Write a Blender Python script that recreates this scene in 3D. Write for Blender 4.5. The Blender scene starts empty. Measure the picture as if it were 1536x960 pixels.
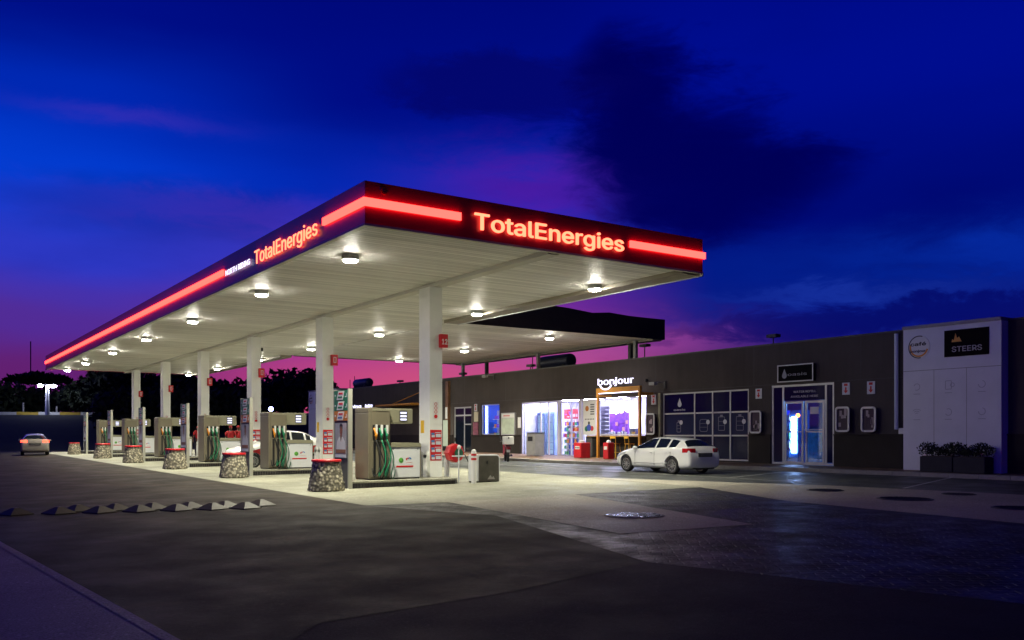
import bpy, bmesh, math, random
from mathutils import Vector, Matrix, noise
R = math.radians
random.seed(11)
S = bpy.context.scene
COL = S.collection

# ------------------------------------------------------------------ camera
EYE = 1.6
cam = bpy.data.cameras.new('camera')
co = bpy.data.objects.new('camera', cam); COL.objects.link(co)
co.location = (0, 0, EYE); co.rotation_euler = (R(90), 0, R(-34.3))
cam.lens = 36 * 1345 / 1536; cam.sensor_width = 36; cam.shift_y = (654 - 480) / 1536
cam.clip_start = .1; cam.clip_end = 3000
S.camera = co
S.view_settings.view_transform = 'Standard'; S.view_settings.look = 'None'
S.view_settings.exposure = 0; S.view_settings.gamma = 1
S.cycles.use_denoising = True
S.cycles.max_bounces = 7; S.cycles.diffuse_bounces = 5; S.cycles.glossy_bounces = 3
S.cycles.transparent_max_bounces = 8; S.cycles.sample_clamp_indirect = 4
S.cycles.caustics_reflective = False; S.cycles.caustics_refractive = False

# ------------------------------------------------------------------ dusk sky (procedural)
W = bpy.data.worlds.new('World'); S.world = W; W.use_nodes = True
wt = W.node_tree; wt.nodes.clear()
class N:
    def __init__(s, k): s.k = k
    def __add__(a, b): return mth('ADD', a, b)
    __radd__ = __add__
    def __sub__(a, b): return mth('SUBTRACT', a, b)
    def __rsub__(a, b): return mth('SUBTRACT', b, a)
    def __mul__(a, b): return mth('MULTIPLY', a, b)
    __rmul__ = __mul__
    def __truediv__(a, b): return mth('DIVIDE', a, b)
def sock(i, v):
    if isinstance(v, N): wt.links.new(v.k, i)
    else: i.default_value = v
def mth(op, *a, clamp=False):
    n = wt.nodes.new('ShaderNodeMath'); n.operation = op; n.use_clamp = clamp
    for i, v in zip(n.inputs, a): sock(i, v)
    return N(n.outputs[0])
def sstep(v, a, b):
    n = wt.nodes.new('ShaderNodeMapRange'); n.interpolation_type = 'SMOOTHSTEP'
    for i, q in zip(n.inputs, (v, a, b, 0., 1.)): sock(i, q)
    return N(n.outputs[0])
def cmix(f, a, b):
    n = wt.nodes.new('ShaderNodeMix'); n.data_type = 'RGBA'
    sock(n.inputs[0], f); sock(n.inputs[6], a); sock(n.inputs[7], b)
    return N(n.outputs[2])
def lin(v):
    v /= 255.; return v / 12.92 if v <= .04045 else ((v + .055) / 1.055) ** 2.4
def rgb(r, g, b): return (lin(r), lin(g), lin(b), 1)
def ramp(v, stops):
    n = wt.nodes.new('ShaderNodeValToRGB'); n.color_ramp.interpolation = 'EASE'
    e = n.color_ramp.elements
    while len(e) < len(stops): e.new(.5)
    for q, (p, c) in zip(e, stops): q.position = p; q.color = rgb(*c)
    sock(n.inputs[0], v); return N(n.outputs[0])
tc = wt.nodes.new('ShaderNodeTexCoord')
def dot(vec):
    n = wt.nodes.new('ShaderNodeVectorMath'); n.operation = 'DOT_PRODUCT'
    wt.links.new(tc.outputs['Generated'], n.inputs[0]); n.inputs[1].default_value = vec
    return N(n.outputs['Value'])
def wnoise(scale, detail, vec=(1, 1, 1), off=(0, 0, 0), rough=.5, dist=0.):
    mp = wt.nodes.new('ShaderNodeMapping'); mp.inputs['Scale'].default_value = vec; mp.inputs['Location'].default_value = off
    wt.links.new(tc.outputs['Generated'], mp.inputs[0])
    n = wt.nodes.new('ShaderNodeTexNoise'); n.inputs['Scale'].default_value = scale; n.inputs['Detail'].default_value = detail
    n.inputs['Roughness'].default_value = rough; n.inputs['Distortion'].default_value = dist
    wt.links.new(mp.outputs[0], n.inputs[0]); return N(n.outputs[0])
# compass bearing (0 = along 34.3 deg east of +Y) and elevation, in degrees
fw = dot((.5635, .8261, 0)); rt = dot((.8261, -.5635, 0)); up = dot((0, 0, 1))
AZ = mth('ARCTAN2', rt, fw) * 57.2958
EL = mth('ARCSINE', up) * 57.2958
n1 = wnoise(5, 5, (1, 1, 2.6)) - .5
n2 = wnoise(13, 8, (1, 1, 2.8), (3, 1, 5), .68, .4) - .5
n3 = wnoise(3, 3, (1, 1, 5), (7, 2, 1)) - .5
ELn = EL + n3 * 3.
el01 = mth('DIVIDE', ELn, 28., clamp=True)
left = ramp(el01, [(0, (88, 28, 88)), (.13, (98, 32, 112)), (.24, (82, 44, 150)), (.38, (44, 56, 196)), (.52, (2, 60, 208)), (.68, (0, 40, 178)), (.84, (0, 14, 134)), (1, (0, 6, 112))])
midc = ramp(el01, [(0, (204, 80, 116)), (.12, (188, 62, 130)), (.26, (116, 42, 150)), (.40, (56, 48, 176)), (.52, (2, 40, 180)), (.72, (0, 12, 132)), (1, (0, 8, 120))])
right = ramp(el01, [(0, (30, 12, 84)), (.15, (24, 16, 96)), (.26, (10, 26, 128)), (.36, (2, 26, 132)), (.5, (0, 10, 118)), (.75, (0, 13, 142)), (1, (0, 10, 134))])
c = cmix(sstep(AZ, -26., -9.), left, midc)
c = cmix(sstep(AZ, 1., 13.), c, right)
# pink afterglow low in the middle
def gauss(az, el, sa, se, dn=0.):
    u = (AZ - az) / sa; v = (EL + n2 * dn - el) / se
    return mth('EXPONENT', (u * u + v * v) * -1.)
c = cmix(mth('MULTIPLY', gauss(-4., 3.2, 9., 2.6, 1.), .85, clamp=True), c, rgb(206, 82, 124))
c = cmix(mth('MULTIPLY', gauss(3.5, 5.4, 8., 1.5, 3.), .8, clamp=True), c, rgb(176, 78, 148))
c = cmix(mth('MULTIPLY', gauss(10.5, 5.9, 3., .8, 3.), .4, clamp=True), c, rgb(150, 62, 150))
c = cmix(mth('MULTIPLY', gauss(1.2, 15.3, 6.0, 2.0, 5.), .42, clamp=True), c, rgb(110, 0, 150))
c = cmix(mth('MULTIPLY', gauss(-23., 18.2, 5., .45, 2.), .35, clamp=True), c, rgb(70, 50, 180))
c = cmix(mth('MULTIPLY', gauss(-17., 13.4, 8., .9, 4.), .4, clamp=True), c, rgb(90, 56, 200))
# blue streak of clearer air on the right
c = cmix(mth('MULTIPLY', gauss(27., 10.3, 8., 1.3, 5.), .7, clamp=True), c, rgb(6, 46, 168))
c = cmix(mth('MULTIPLY', gauss(21., 8.5, 7., .5, 4.), .5, clamp=True), c, rgb(30, 60, 175))
# dark cloud masses
def blob(az, el, sa, se):
    u = (AZ + n1 * 6. + n2 * 6. - az) / sa; v = (EL + n1 * 3. + n2 * 4.5 - el) / se
    return u * u + v * v
bl = blob(8.6, 19.5, 3.4, 4.6)
for q in ((10.6, 16.6, 5.6, 3.6), (14.6, 15.6, 4.8, 2.4), (11.2, 14.2, 5.0, 2.2), (7.2, 22.2, 2.4, 2.2)): bl = mth('SMOOTH_MIN', bl, blob(*q), .5)
c = cmix((1. - sstep(bl, .05, 2.1)) * .97, c, rgb(0, 0, 84))
bl2 = mth('SMOOTH_MIN', blob(24., 6.9, 14., .9), blob(0., 21.5, 8., 2.), .4)
c = cmix((1. - sstep(bl2, .3, 1.5)) * .6, c, rgb(4, 4, 92))
c = cmix(sstep(wnoise(2.6, 5, (1, 1, 3.4), (2, 9, 4)), .5, .72) * .32, c, rgb(0, 4, 96))
# the side of the sky away from the afterglow, and the zenith, are already night
dim = (1. - sstep(dot((.94, -.34, 0)), -.35, .4) * .96 * (1. - sstep(fw, .55, .75))) * (1. - sstep(fw, -.9, .3) * 0. - sstep(EL, 29., 52.) * .8)
bg = wt.nodes.new('ShaderNodeBackground'); sock(bg.inputs[0], c); sock(bg.inputs[1], dim)
wo = wt.nodes.new('ShaderNodeOutputWorld'); wt.links.new(bg.outputs[0], wo.inputs[0])
W.cycles.sampling_method = 'AUTOMATIC'

# ------------------------------------------------------------------ materials
MATS = {}
def mat(name, col, rough=.6, metal=0., var=0., vscale=3., bump=0., bscale=20., emit=None, estr=1., coat=0., spec=.5, alpha=1., rvar=0.):
    if name in MATS: return MATS[name]
    m = bpy.data.materials.new(name); m.use_nodes = True; t = m.node_tree
    p = t.nodes['Principled BSDF']; MATS[name] = m
    col = tuple(col[:3]) + (1,)
    p.inputs['Base Color'].default_value = col; p.inputs['Roughness'].default_value = rough
    p.inputs['Metallic'].default_value = metal; p.inputs['Specular IOR Level'].default_value = spec
    p.inputs['Coat Weight'].default_value = coat; p.inputs['Alpha'].default_value = alpha
    if emit: p.inputs['Emission Color'].default_value = tuple(emit) + (1,); p.inputs['Emission Strength'].default_value = estr
    g = t.nodes.new('ShaderNodeTexCoord')
    if var or rvar:
        n = t.nodes.new('ShaderNodeTexNoise'); n.inputs['Scale'].default_value = vscale; n.inputs['Detail'].default_value = 6; n.inputs['Roughness'].default_value = .65
        t.links.new(g.outputs['Object'], n.inputs[0])
        if var:
            mr = t.nodes.new('ShaderNodeMapRange'); mr.inputs[1].default_value = .3; mr.inputs[2].default_value = .7
            mr.inputs[3].default_value = 1 - var; mr.inputs[4].default_value = 1 + var
            t.links.new(n.outputs[0], mr.inputs[0])
            vm = t.nodes.new('ShaderNodeVectorMath'); vm.operation = 'SCALE'; vm.inputs[0].default_value = col[:3]
            t.links.new(mr.outputs[0], vm.inputs['Scale']); t.links.new(vm.outputs[0], p.inputs['Base Color'])
        if rvar:
            mr = t.nodes.new('ShaderNodeMapRange'); mr.inputs[1].default_value = .35; mr.inputs[2].default_value = .65
            mr.inputs[3].default_value = max(.05, rough - rvar); mr.inputs[4].default_value = rough + rvar
            t.links.new(n.outputs[0], mr.inputs[0]); t.links.new(mr.outputs[0], p.inputs['Roughness'])
    if bump:
        n = t.nodes.new('ShaderNodeTexNoise'); n.inputs['Scale'].default_value = bscale; n.inputs['Detail'].default_value = 5
        t.links.new(g.outputs['Object'], n.inputs[0])
        b = t.nodes.new('ShaderNodeBump'); b.inputs['Strength'].default_value = bump; b.inputs['Distance'].default_value = .02
        t.links.new(n.outputs[0], b.inputs['Height']); t.links.new(b.outputs[0], p.inputs['Normal'])
    return m
def emat(name, col, s):
    if name in MATS: return MATS[name]
    m = bpy.data.materials.new(name); m.use_nodes = True; t = m.node_tree; t.nodes.clear()
    e = t.nodes.new('ShaderNodeEmission'); e.inputs[0].default_value = tuple(col) + (1,); e.inputs[1].default_value = s
    o = t.nodes.new('ShaderNodeOutputMaterial'); t.links.new(e.outputs[0], o.inputs[0]); MATS[name] = m; return m
def glass(name, tint=(.9, .95, 1), refl=.12):
    if name in MATS: return MATS[name]
    m = bpy.data.materials.new(name); m.use_nodes = True; t = m.node_tree; t.nodes.clear()
    a = t.nodes.new('ShaderNodeBsdfTransparent'); a.inputs[0].default_value = tuple(tint) + (1,)
    g = t.nodes.new('ShaderNodeBsdfGlossy'); g.inputs['Roughness'].default_value = .03
    x = t.nodes.new('ShaderNodeMixShader'); x.inputs[0].default_value = refl
    o = t.nodes.new('ShaderNodeOutputMaterial')
    t.links.new(a.outputs[0], x.inputs[1]); t.links.new(g.outputs[0], x.inputs[2]); t.links.new(x.outputs[0], o.inputs[0]); MATS[name] = m; return m
def node_mat(name): 
    m = bpy.data.materials.new(name); m.use_nodes = True; MATS[name] = m
    return m, m.node_tree, m.node_tree.nodes['Principled BSDF']
def tn(t, kind, **kw):
    n = t.nodes.new(kind)
    for k, v in kw.items():
        if k.startswith('i_'): n.inputs[k[2:]].default_value = v
        else: setattr(n, k, v)
    return n
def tnoise(t, vec, scale, detail=5, rough=.6, dist=0):
    n = tn(t, 'ShaderNodeTexNoise', i_Scale=scale, i_Detail=detail, i_Roughness=rough, i_Distortion=dist)
    t.links.new(vec, n.inputs[0]); return n.outputs[0]
def tmap(t, v, a, b, c_, d):
    n = t.nodes.new('ShaderNodeMapRange'); t.links.new(v, n.inputs[0])
    for i, q in zip((1, 2, 3, 4), (a, b, c_, d)): n.inputs[i].default_value = q
    return n.outputs[0]
def tmixc(t, f, a, b):
    n = tn(t, 'ShaderNodeMix', data_type='RGBA')
    for i, v in ((0, f), (6, a), (7, b)):
        if isinstance(v, (tuple, float)): n.inputs[i].default_value = v
        else: t.links.new(v, n.inputs[i])
    return n.outputs[2]
def tmul(t, a, b):
    n = tn(t, 'ShaderNodeMath', operation='MULTIPLY')
    for i, v in ((0, a), (1, b)):
        if isinstance(v, float): n.inputs[i].default_value = v
        else: t.links.new(v, n.inputs[i])
    return n.outputs[0]

def ground_mat(name, dark, light, rough, bump, grit=90., big=.35, wet=0., joints=None, stain=(.25, .2, .14)):
    m, t, p = node_mat(name); g = t.nodes.new('ShaderNodeTexCoord').outputs['Object']
    a = tnoise(t, g, big, 7, .66, .15); f = tmap(t, a, .36, .64, 0, 1)
    col = tmixc(t, f, dark + (1,), light + (1,))
    p.inputs['Specular IOR Level'].default_value = .2
    f2 = tmul(t, tmap(t, tnoise(t, g, grit, 3), .3, .7, .5, 1.5), tmap(t, tnoise(t, g, grit * .35, 3, .7), .60, .70, 1., 2.0))
    vm = tn(t, 'ShaderNodeVectorMath', operation='SCALE'); t.links.new(col, vm.inputs[0]); t.links.new(f2, vm.inputs['Scale']); col = vm.outputs[0]
    sp = tmap(t, tnoise(t, g, 1.7, 4, .7, 1.2), .62, .74, 0, .5)
    col = tmixc(t, sp, col, tuple(x * .55 for x in dark) + (1,))
    if name == 'asphalt':
        mp = tn(t, 'ShaderNodeMapping'); mp.inputs['Scale'].default_value = (2.6, .07, 1); mp.inputs['Rotation'].default_value = (0, 0, R(-7)); t.links.new(g, mp.inputs[0])
        col = tmixc(t, tmul(t, tmap(t, tnoise(t, mp.outputs[0], 1., 3, .5), .56, .66, 0, .6), tmap(t, tnoise(t, g, .2, 2), .4, .6, 0, 1)), col, (.009, .008, .008, 1))
        du = tmap(t, tnoise(t, g, .28, 6, .7, .3), .54, .72, 0, .5)      # dusty worn patches
        col = tmixc(t, du, col, (.105, .075, .045, 1))
        vo = tn(t, 'ShaderNodeTexVoronoi', feature='DISTANCE_TO_EDGE', i_Scale=.33)
        nm = tn(t, 'ShaderNodeTexNoise', i_Scale=1.4, i_Detail=6); t.links.new(g, nm.inputs[0])
        av = tn(t, 'ShaderNodeVectorMath', operation='MULTIPLY_ADD'); t.links.new(nm.outputs['Color'], av.inputs[0]); av.inputs[1].default_value = (.9, .9, .9); t.links.new(g, av.inputs[2])
        t.links.new(av.outputs[0], vo.inputs[0])
        ck = tmul(t, tmap(t, vo.outputs['Distance'], .004, .012, .75, 0), tmap(t, tnoise(t, g, .5, 2), .5, .6, 0, 1))
        col = tmixc(t, ck, col, (.008, .008, .008, 1))
    if name == 'concrete' or name == 'tank_slab_concrete':
        oi_ = tmap(t, tnoise(t, g, .9, 5, .75, .8), .60, .70, 0, .55); col = tmixc(t, oi_, col, (.10, .095, .075, 1))
    if joints:
        br = tn(t, 'ShaderNodeTexBrick', offset=0., i_Scale=1.)
        br.inputs['Mortar Size'].default_value = .012; br.inputs['Brick Width'].default_value = joints[0]; br.inputs['Row Height'].default_value = joints[1]
        t.links.new(g, br.inputs[0]); col = tmixc(t, br.outputs['Fac'], col, tuple(x * .35 for x in dark) + (1,))
    t.links.new(col, p.inputs['Base Color'])
    t.links.new(tmap(t, tnoise(t, g, .8, 6, .6), .35, .65, rough - wet, rough + wet * .6), p.inputs['Roughness'])
    b = tn(t, 'ShaderNodeBump', i_Strength=bump, i_Distance=.012); t.links.new(tnoise(t, g, grit * .35, 6, .8), b.inputs['Height']); t.links.new(b.outputs[0], p.inputs['Normal'])
    return m
M_ASPH = ground_mat('asphalt', (.0115, .0085, .007), (.030, .023, .016), .74, 1., 45., .45, .12)
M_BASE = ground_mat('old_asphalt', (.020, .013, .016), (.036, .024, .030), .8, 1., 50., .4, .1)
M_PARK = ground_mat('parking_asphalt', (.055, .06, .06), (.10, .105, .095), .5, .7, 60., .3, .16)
M_CONC = ground_mat('concrete', (.20, .20, .155), (.30, .295, .23), .55, .35, 40., .3, .12, (4.57, 4.57))
M_CONC2 = ground_mat('tank_slab_concrete', (.28, .26, .21), (.40, .37, .30), .6, .4, 40., .4, .12)
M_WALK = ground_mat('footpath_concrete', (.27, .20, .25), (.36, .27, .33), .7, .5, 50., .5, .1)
def cobble():
    m, t, p = node_mat('cobble_pavers'); g = t.nodes.new('ShaderNodeTexCoord').outputs['Object']
    nm = tn(t, 'ShaderNodeTexNoise', i_Scale=2.2, i_Detail=4); t.links.new(g, nm.inputs[0])
    av = tn(t, 'ShaderNodeVectorMath', operation='MULTIPLY_ADD'); t.links.new(nm.outputs['Color'], av.inputs[0]); av.inputs[1].default_value = (.16, .16, 0); t.links.new(g, av.inputs[2])
    nz = tn(t, 'ShaderNodeMapping'); nz.inputs['Rotation'].default_value = (0, 0, R(38)); t.links.new(av.outputs[0], nz.inputs[0])
    br = tn(t, 'ShaderNodeTexBrick', i_Scale=1.); br.inputs['Mortar Size'].default_value = .018; br.inputs['Mortar Smooth'].default_value = .6
    br.inputs['Brick Width'].default_value = .34; br.inputs['Row Height'].default_value = .17; br.inputs['Bias'].default_value = 0
    br.inputs['Color1'].default_value = (.016, .015, .014, 1); br.inputs['Color2'].default_value = (.036, .032, .030, 1); p.inputs['Specular IOR Level'].default_value = .35; br.inputs['Mortar'].default_value = (.012, .012, .012, 1)
    t.links.new(nz.outputs[0], br.inputs[0])
    f = tmap(t, tnoise(t, g, .5, 6), .35, .65, .6, 1.35)
    vm = tn(t, 'ShaderNodeVectorMath', operation='SCALE'); t.links.new(br.outputs[0], vm.inputs[0]); t.links.new(f, vm.inputs['Scale'])
    t.links.new(vm.outputs[0], p.inputs['Base Color'])
    t.links.new(tmap(t, tnoise(t, g, 1.1, 6), .35, .65, .36, .75), p.inputs['Roughness'])
    ad = tn(t, 'ShaderNodeMath', operation='SUBTRACT'); t.links.new(tmul(t, tnoise(t, g, 7., 4), 1.5), ad.inputs[0]); t.links.new(br.outputs['Fac'], ad.inputs[1])
    b = tn(t, 'ShaderNodeBump', i_Strength=1., i_Distance=.03); t.links.new(ad.outputs[0], b.inputs['Height']); t.links.new(b.outputs[0], p.inputs['Normal'])
    return m
M_COB = cobble()
def soffit():
    m, t, p = node_mat('canopy_soffit_slats'); g = t.nodes.new('ShaderNodeTexCoord').outputs['Object']
    sx = t.nodes.new('ShaderNodeSeparateXYZ'); t.links.new(g, sx.inputs[0])
    w = tn(t, 'ShaderNodeMath', operation='PINGPONG'); t.links.new(sx.outputs[1], w.inputs[0]); w.inputs[1].default_value = .1
    gro = tmap(t, w.outputs[0], 0, .02, 0, 1)
    fl = tn(t, 'ShaderNodeMath', operation='SNAP'); t.links.new(sx.outputs[1], fl.inputs[0]); fl.inputs[1].default_value = .2
    wn = tn(t, 'ShaderNodeTexWhiteNoise', noise_dimensions='1D'); t.links.new(fl.outputs[0], wn.inputs['W'])
    mp = tn(t, 'ShaderNodeMapping'); mp.inputs['Scale'].default_value = (.12, 5., 1); t.links.new(g, mp.inputs[0])
    v = tmap(t, tnoise(t, mp.outputs[0], 1.0, 4, .7), .35, .65, .84, 1.06)
    vm = tn(t, 'ShaderNodeVectorMath', operation='SCALE'); vm.inputs[0].default_value = (.92, .90, .85)
    v = tmul(t, v, tmap(t, wn.outputs['Value'], 0, 1, .74, 1.06)); t.links.new(v, vm.inputs['Scale'])
    col = tmixc(t, gro, (.22, .21, .18, 1), vm.outputs[0]); t.links.new(col, p.inputs['Base Color'])
    p.inputs['Roughness'].default_value = .5; p.inputs['Specular IOR Level'].default_value = .25
    ad = tn(t, 'ShaderNodeMath', operation='ADD'); t.links.new(gro, ad.inputs[0]); t.links.new(tnoise(t, mp.outputs[0], 2.2, 3), ad.inputs[1])
    b = tn(t, 'ShaderNodeBump', i_Strength=.35, i_Distance=.01); t.links.new(ad.outputs[0], b.inputs['Height']); t.links.new(b.outputs[0], p.inputs['Normal'])
    return m
M_SOF = soffit()
def pebble():
    m, t, p = node_mat('exposed_pebble'); g = t.nodes.new('ShaderNodeTexCoord').outputs['Object']
    v = tn(t, 'ShaderNodeTexVoronoi', i_Scale=10.5, i_Randomness=1.); t.links.new(g, v.inputs[0])
    hs = tn(t, 'ShaderNodeSeparateColor'); t.links.new(v.outputs['Color'], hs.inputs[0])
    col = tmixc(t, hs.outputs[0], (.30, .26, .18, 1), (.60, .55, .42, 1))
    col = tmixc(t, tmap(t, v.outputs['Distance'], .25, .6, 0, 1), col, (.11, .10, .075, 1))
    t.links.new(col, p.inputs['Base Color']); p.inputs['Roughness'].default_value = .75
    inv = tn(t, 'ShaderNodeMath', operation='SUBTRACT'); inv.inputs[0].default_value = 1; t.links.new(v.outputs['Distance'], inv.inputs[1])
    b = tn(t, 'ShaderNodeBump', i_Strength=.6, i_Distance=.03); t.links.new(inv.outputs[0], b.inputs['Height']); t.links.new(b.outputs[0], p.inputs['Normal'])
    return m
M_PEB = pebble()
M_WHT = mat('white_column_cladding', (.84, .85, .80), .38, var=.05, vscale=1.5, bump=.05, bscale=3)
M_WHP = mat('white_panel', (.72, .74, .76), .35, var=.03)
M_TAUPE = mat('taupe_steel', (.17, .15, .105), .42, var=.07, vscale=2)
M_TAUPE2 = mat('taupe_trim', (.27, .26, .18), .42, var=.05)
M_BLK = mat('black_plastic', (.012, .012, .014), .4)
M_RUB = mat('rubber', (.015, .015, .016), .75, bump=.3, bscale=40)
M_GREEN = mat('green_rubber', (.01, .22, .10), .4)
M_DGREEN = mat('dark_green_rubber', (.01, .09, .05), .45)
M_ORANGE = mat('orange_plastic', (.75, .28, .02), .4)
M_WGRIP = mat('white_plastic', (.75, .75, .72), .35)
M_RED = mat('red_paint', (.55, .012, .02), .4, var=.06)
M_FASC = mat('canopy_fascia_red', (.36, .012, .05), .32, var=.08, vscale=1.)
M_FASD = mat('dark_fascia', (.032, .024, .03), .6, var=.2)
def wallmat():
    m, t, p = node_mat('charcoal_render'); g = t.nodes.new('ShaderNodeTexCoord').outputs['Object']
    mp = tn(t, 'ShaderNodeMapping'); mp.inputs['Scale'].default_value = (1, 2.2, .22); t.links.new(g, mp.inputs[0])
    v = tmul(t, tmap(t, tnoise(t, mp.outputs[0], 1., 6, .7), .3, .7, .92, 1.10), tmap(t, tnoise(t, g, .35, 4), .3, .7, .85, 1.15))
    vm = tn(t, 'ShaderNodeVectorMath', operation='SCALE'); vm.inputs[0].default_value = (.078, .068, .065); t.links.new(v, vm.inputs['Scale']); t.links.new(vm.outputs[0], p.inputs['Base Color'])
    p.inputs['Roughness'].default_value = .9; p.inputs['Specular IOR Level'].default_value = .1
    b = tn(t, 'ShaderNodeBump', i_Strength=.4, i_Distance=.02); t.links.new(tnoise(t, g, 16., 5), b.inputs['Height']); t.links.new(b.outputs[0], p.inputs['Normal'])
    return m
M_WALL = wallmat()
M_WALL2 = mat('charcoal_plinth_tile', (.032, .027, .024), .7, var=.2, vscale=1., spec=.15)
M_WBLK = mat('pale_cladding', (.74, .75, .80), .5, var=.06, vscale=.9, bump=.15, bscale=1.5)
M_ALU = mat('aluminium_frame', (.55, .56, .58), .35, metal=.4)
M_GREY = mat('grey_paint', (.3, .3, .3), .5, var=.1)
M_DGREY = mat('dark_grey', (.06, .06, .06), .5)
M_BRICK = ground_mat('pavement_brick', (.13, .085, .06), (.24, .15, .10), .6, .5, 30., .6, .12, (.4, .2))
M_KERB = mat('kerb_concrete', (.30, .28, .24), .7, var=.2, vscale=1.5, bump=.4, bscale=30)
M_KTILE = mat('dark_island_tile', (.018, .016, .018), .4)
M_CHR = mat('chrome', (.75, .75, .78), .18, metal=1.)
M_YEL = mat('yellow_paint', (.75, .42, .03), .5)
M_OFRAME = mat('orange_timber_frame', (.55, .24, .03), .5, var=.12, vscale=4)
M_NAVY = mat('navy_vinyl', (.003, .005, .05), .12, spec=.25)
M_NAVY2 = mat('slate_blue_vinyl', (.016, .022, .075), .2, spec=.25)
M_DGLASS = mat('dark_glass', (.008, .012, .02), .06, spec=.8)
M_LEAF = mat('dark_foliage', (.02, .03, .012), .8, var=.4, vscale=.7)
M_BARK = mat('bark', (.07, .05, .035), .9, bump=.5)
M_WINK = mat('pale_print', (.6, .62, .68), .5)
M_PRED = mat('printed_red', (.55, .01, .015), .4)
M_PGRN = mat('printed_green', (.01, .16, .08), .4)
M_PORG = mat('printed_orange', (.5, .17, .02), .4)
M_LAMP = emat('downlight_lens', (1., .96, .82), 300.)
M_ERED = emat('red_led_bar', (1., .040, .031), 7.)
M_ELET = emat('warm_led_letters', (1., .17, .085), 3.8)
M_EWHT = emat('cool_white_led', (.72, .70, 1.), 2.2)
M_ESHOP = emat('shop_ceiling_light', (.76, .72, 1.), 110.)
M_GLASS = glass('clear_glass')

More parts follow.
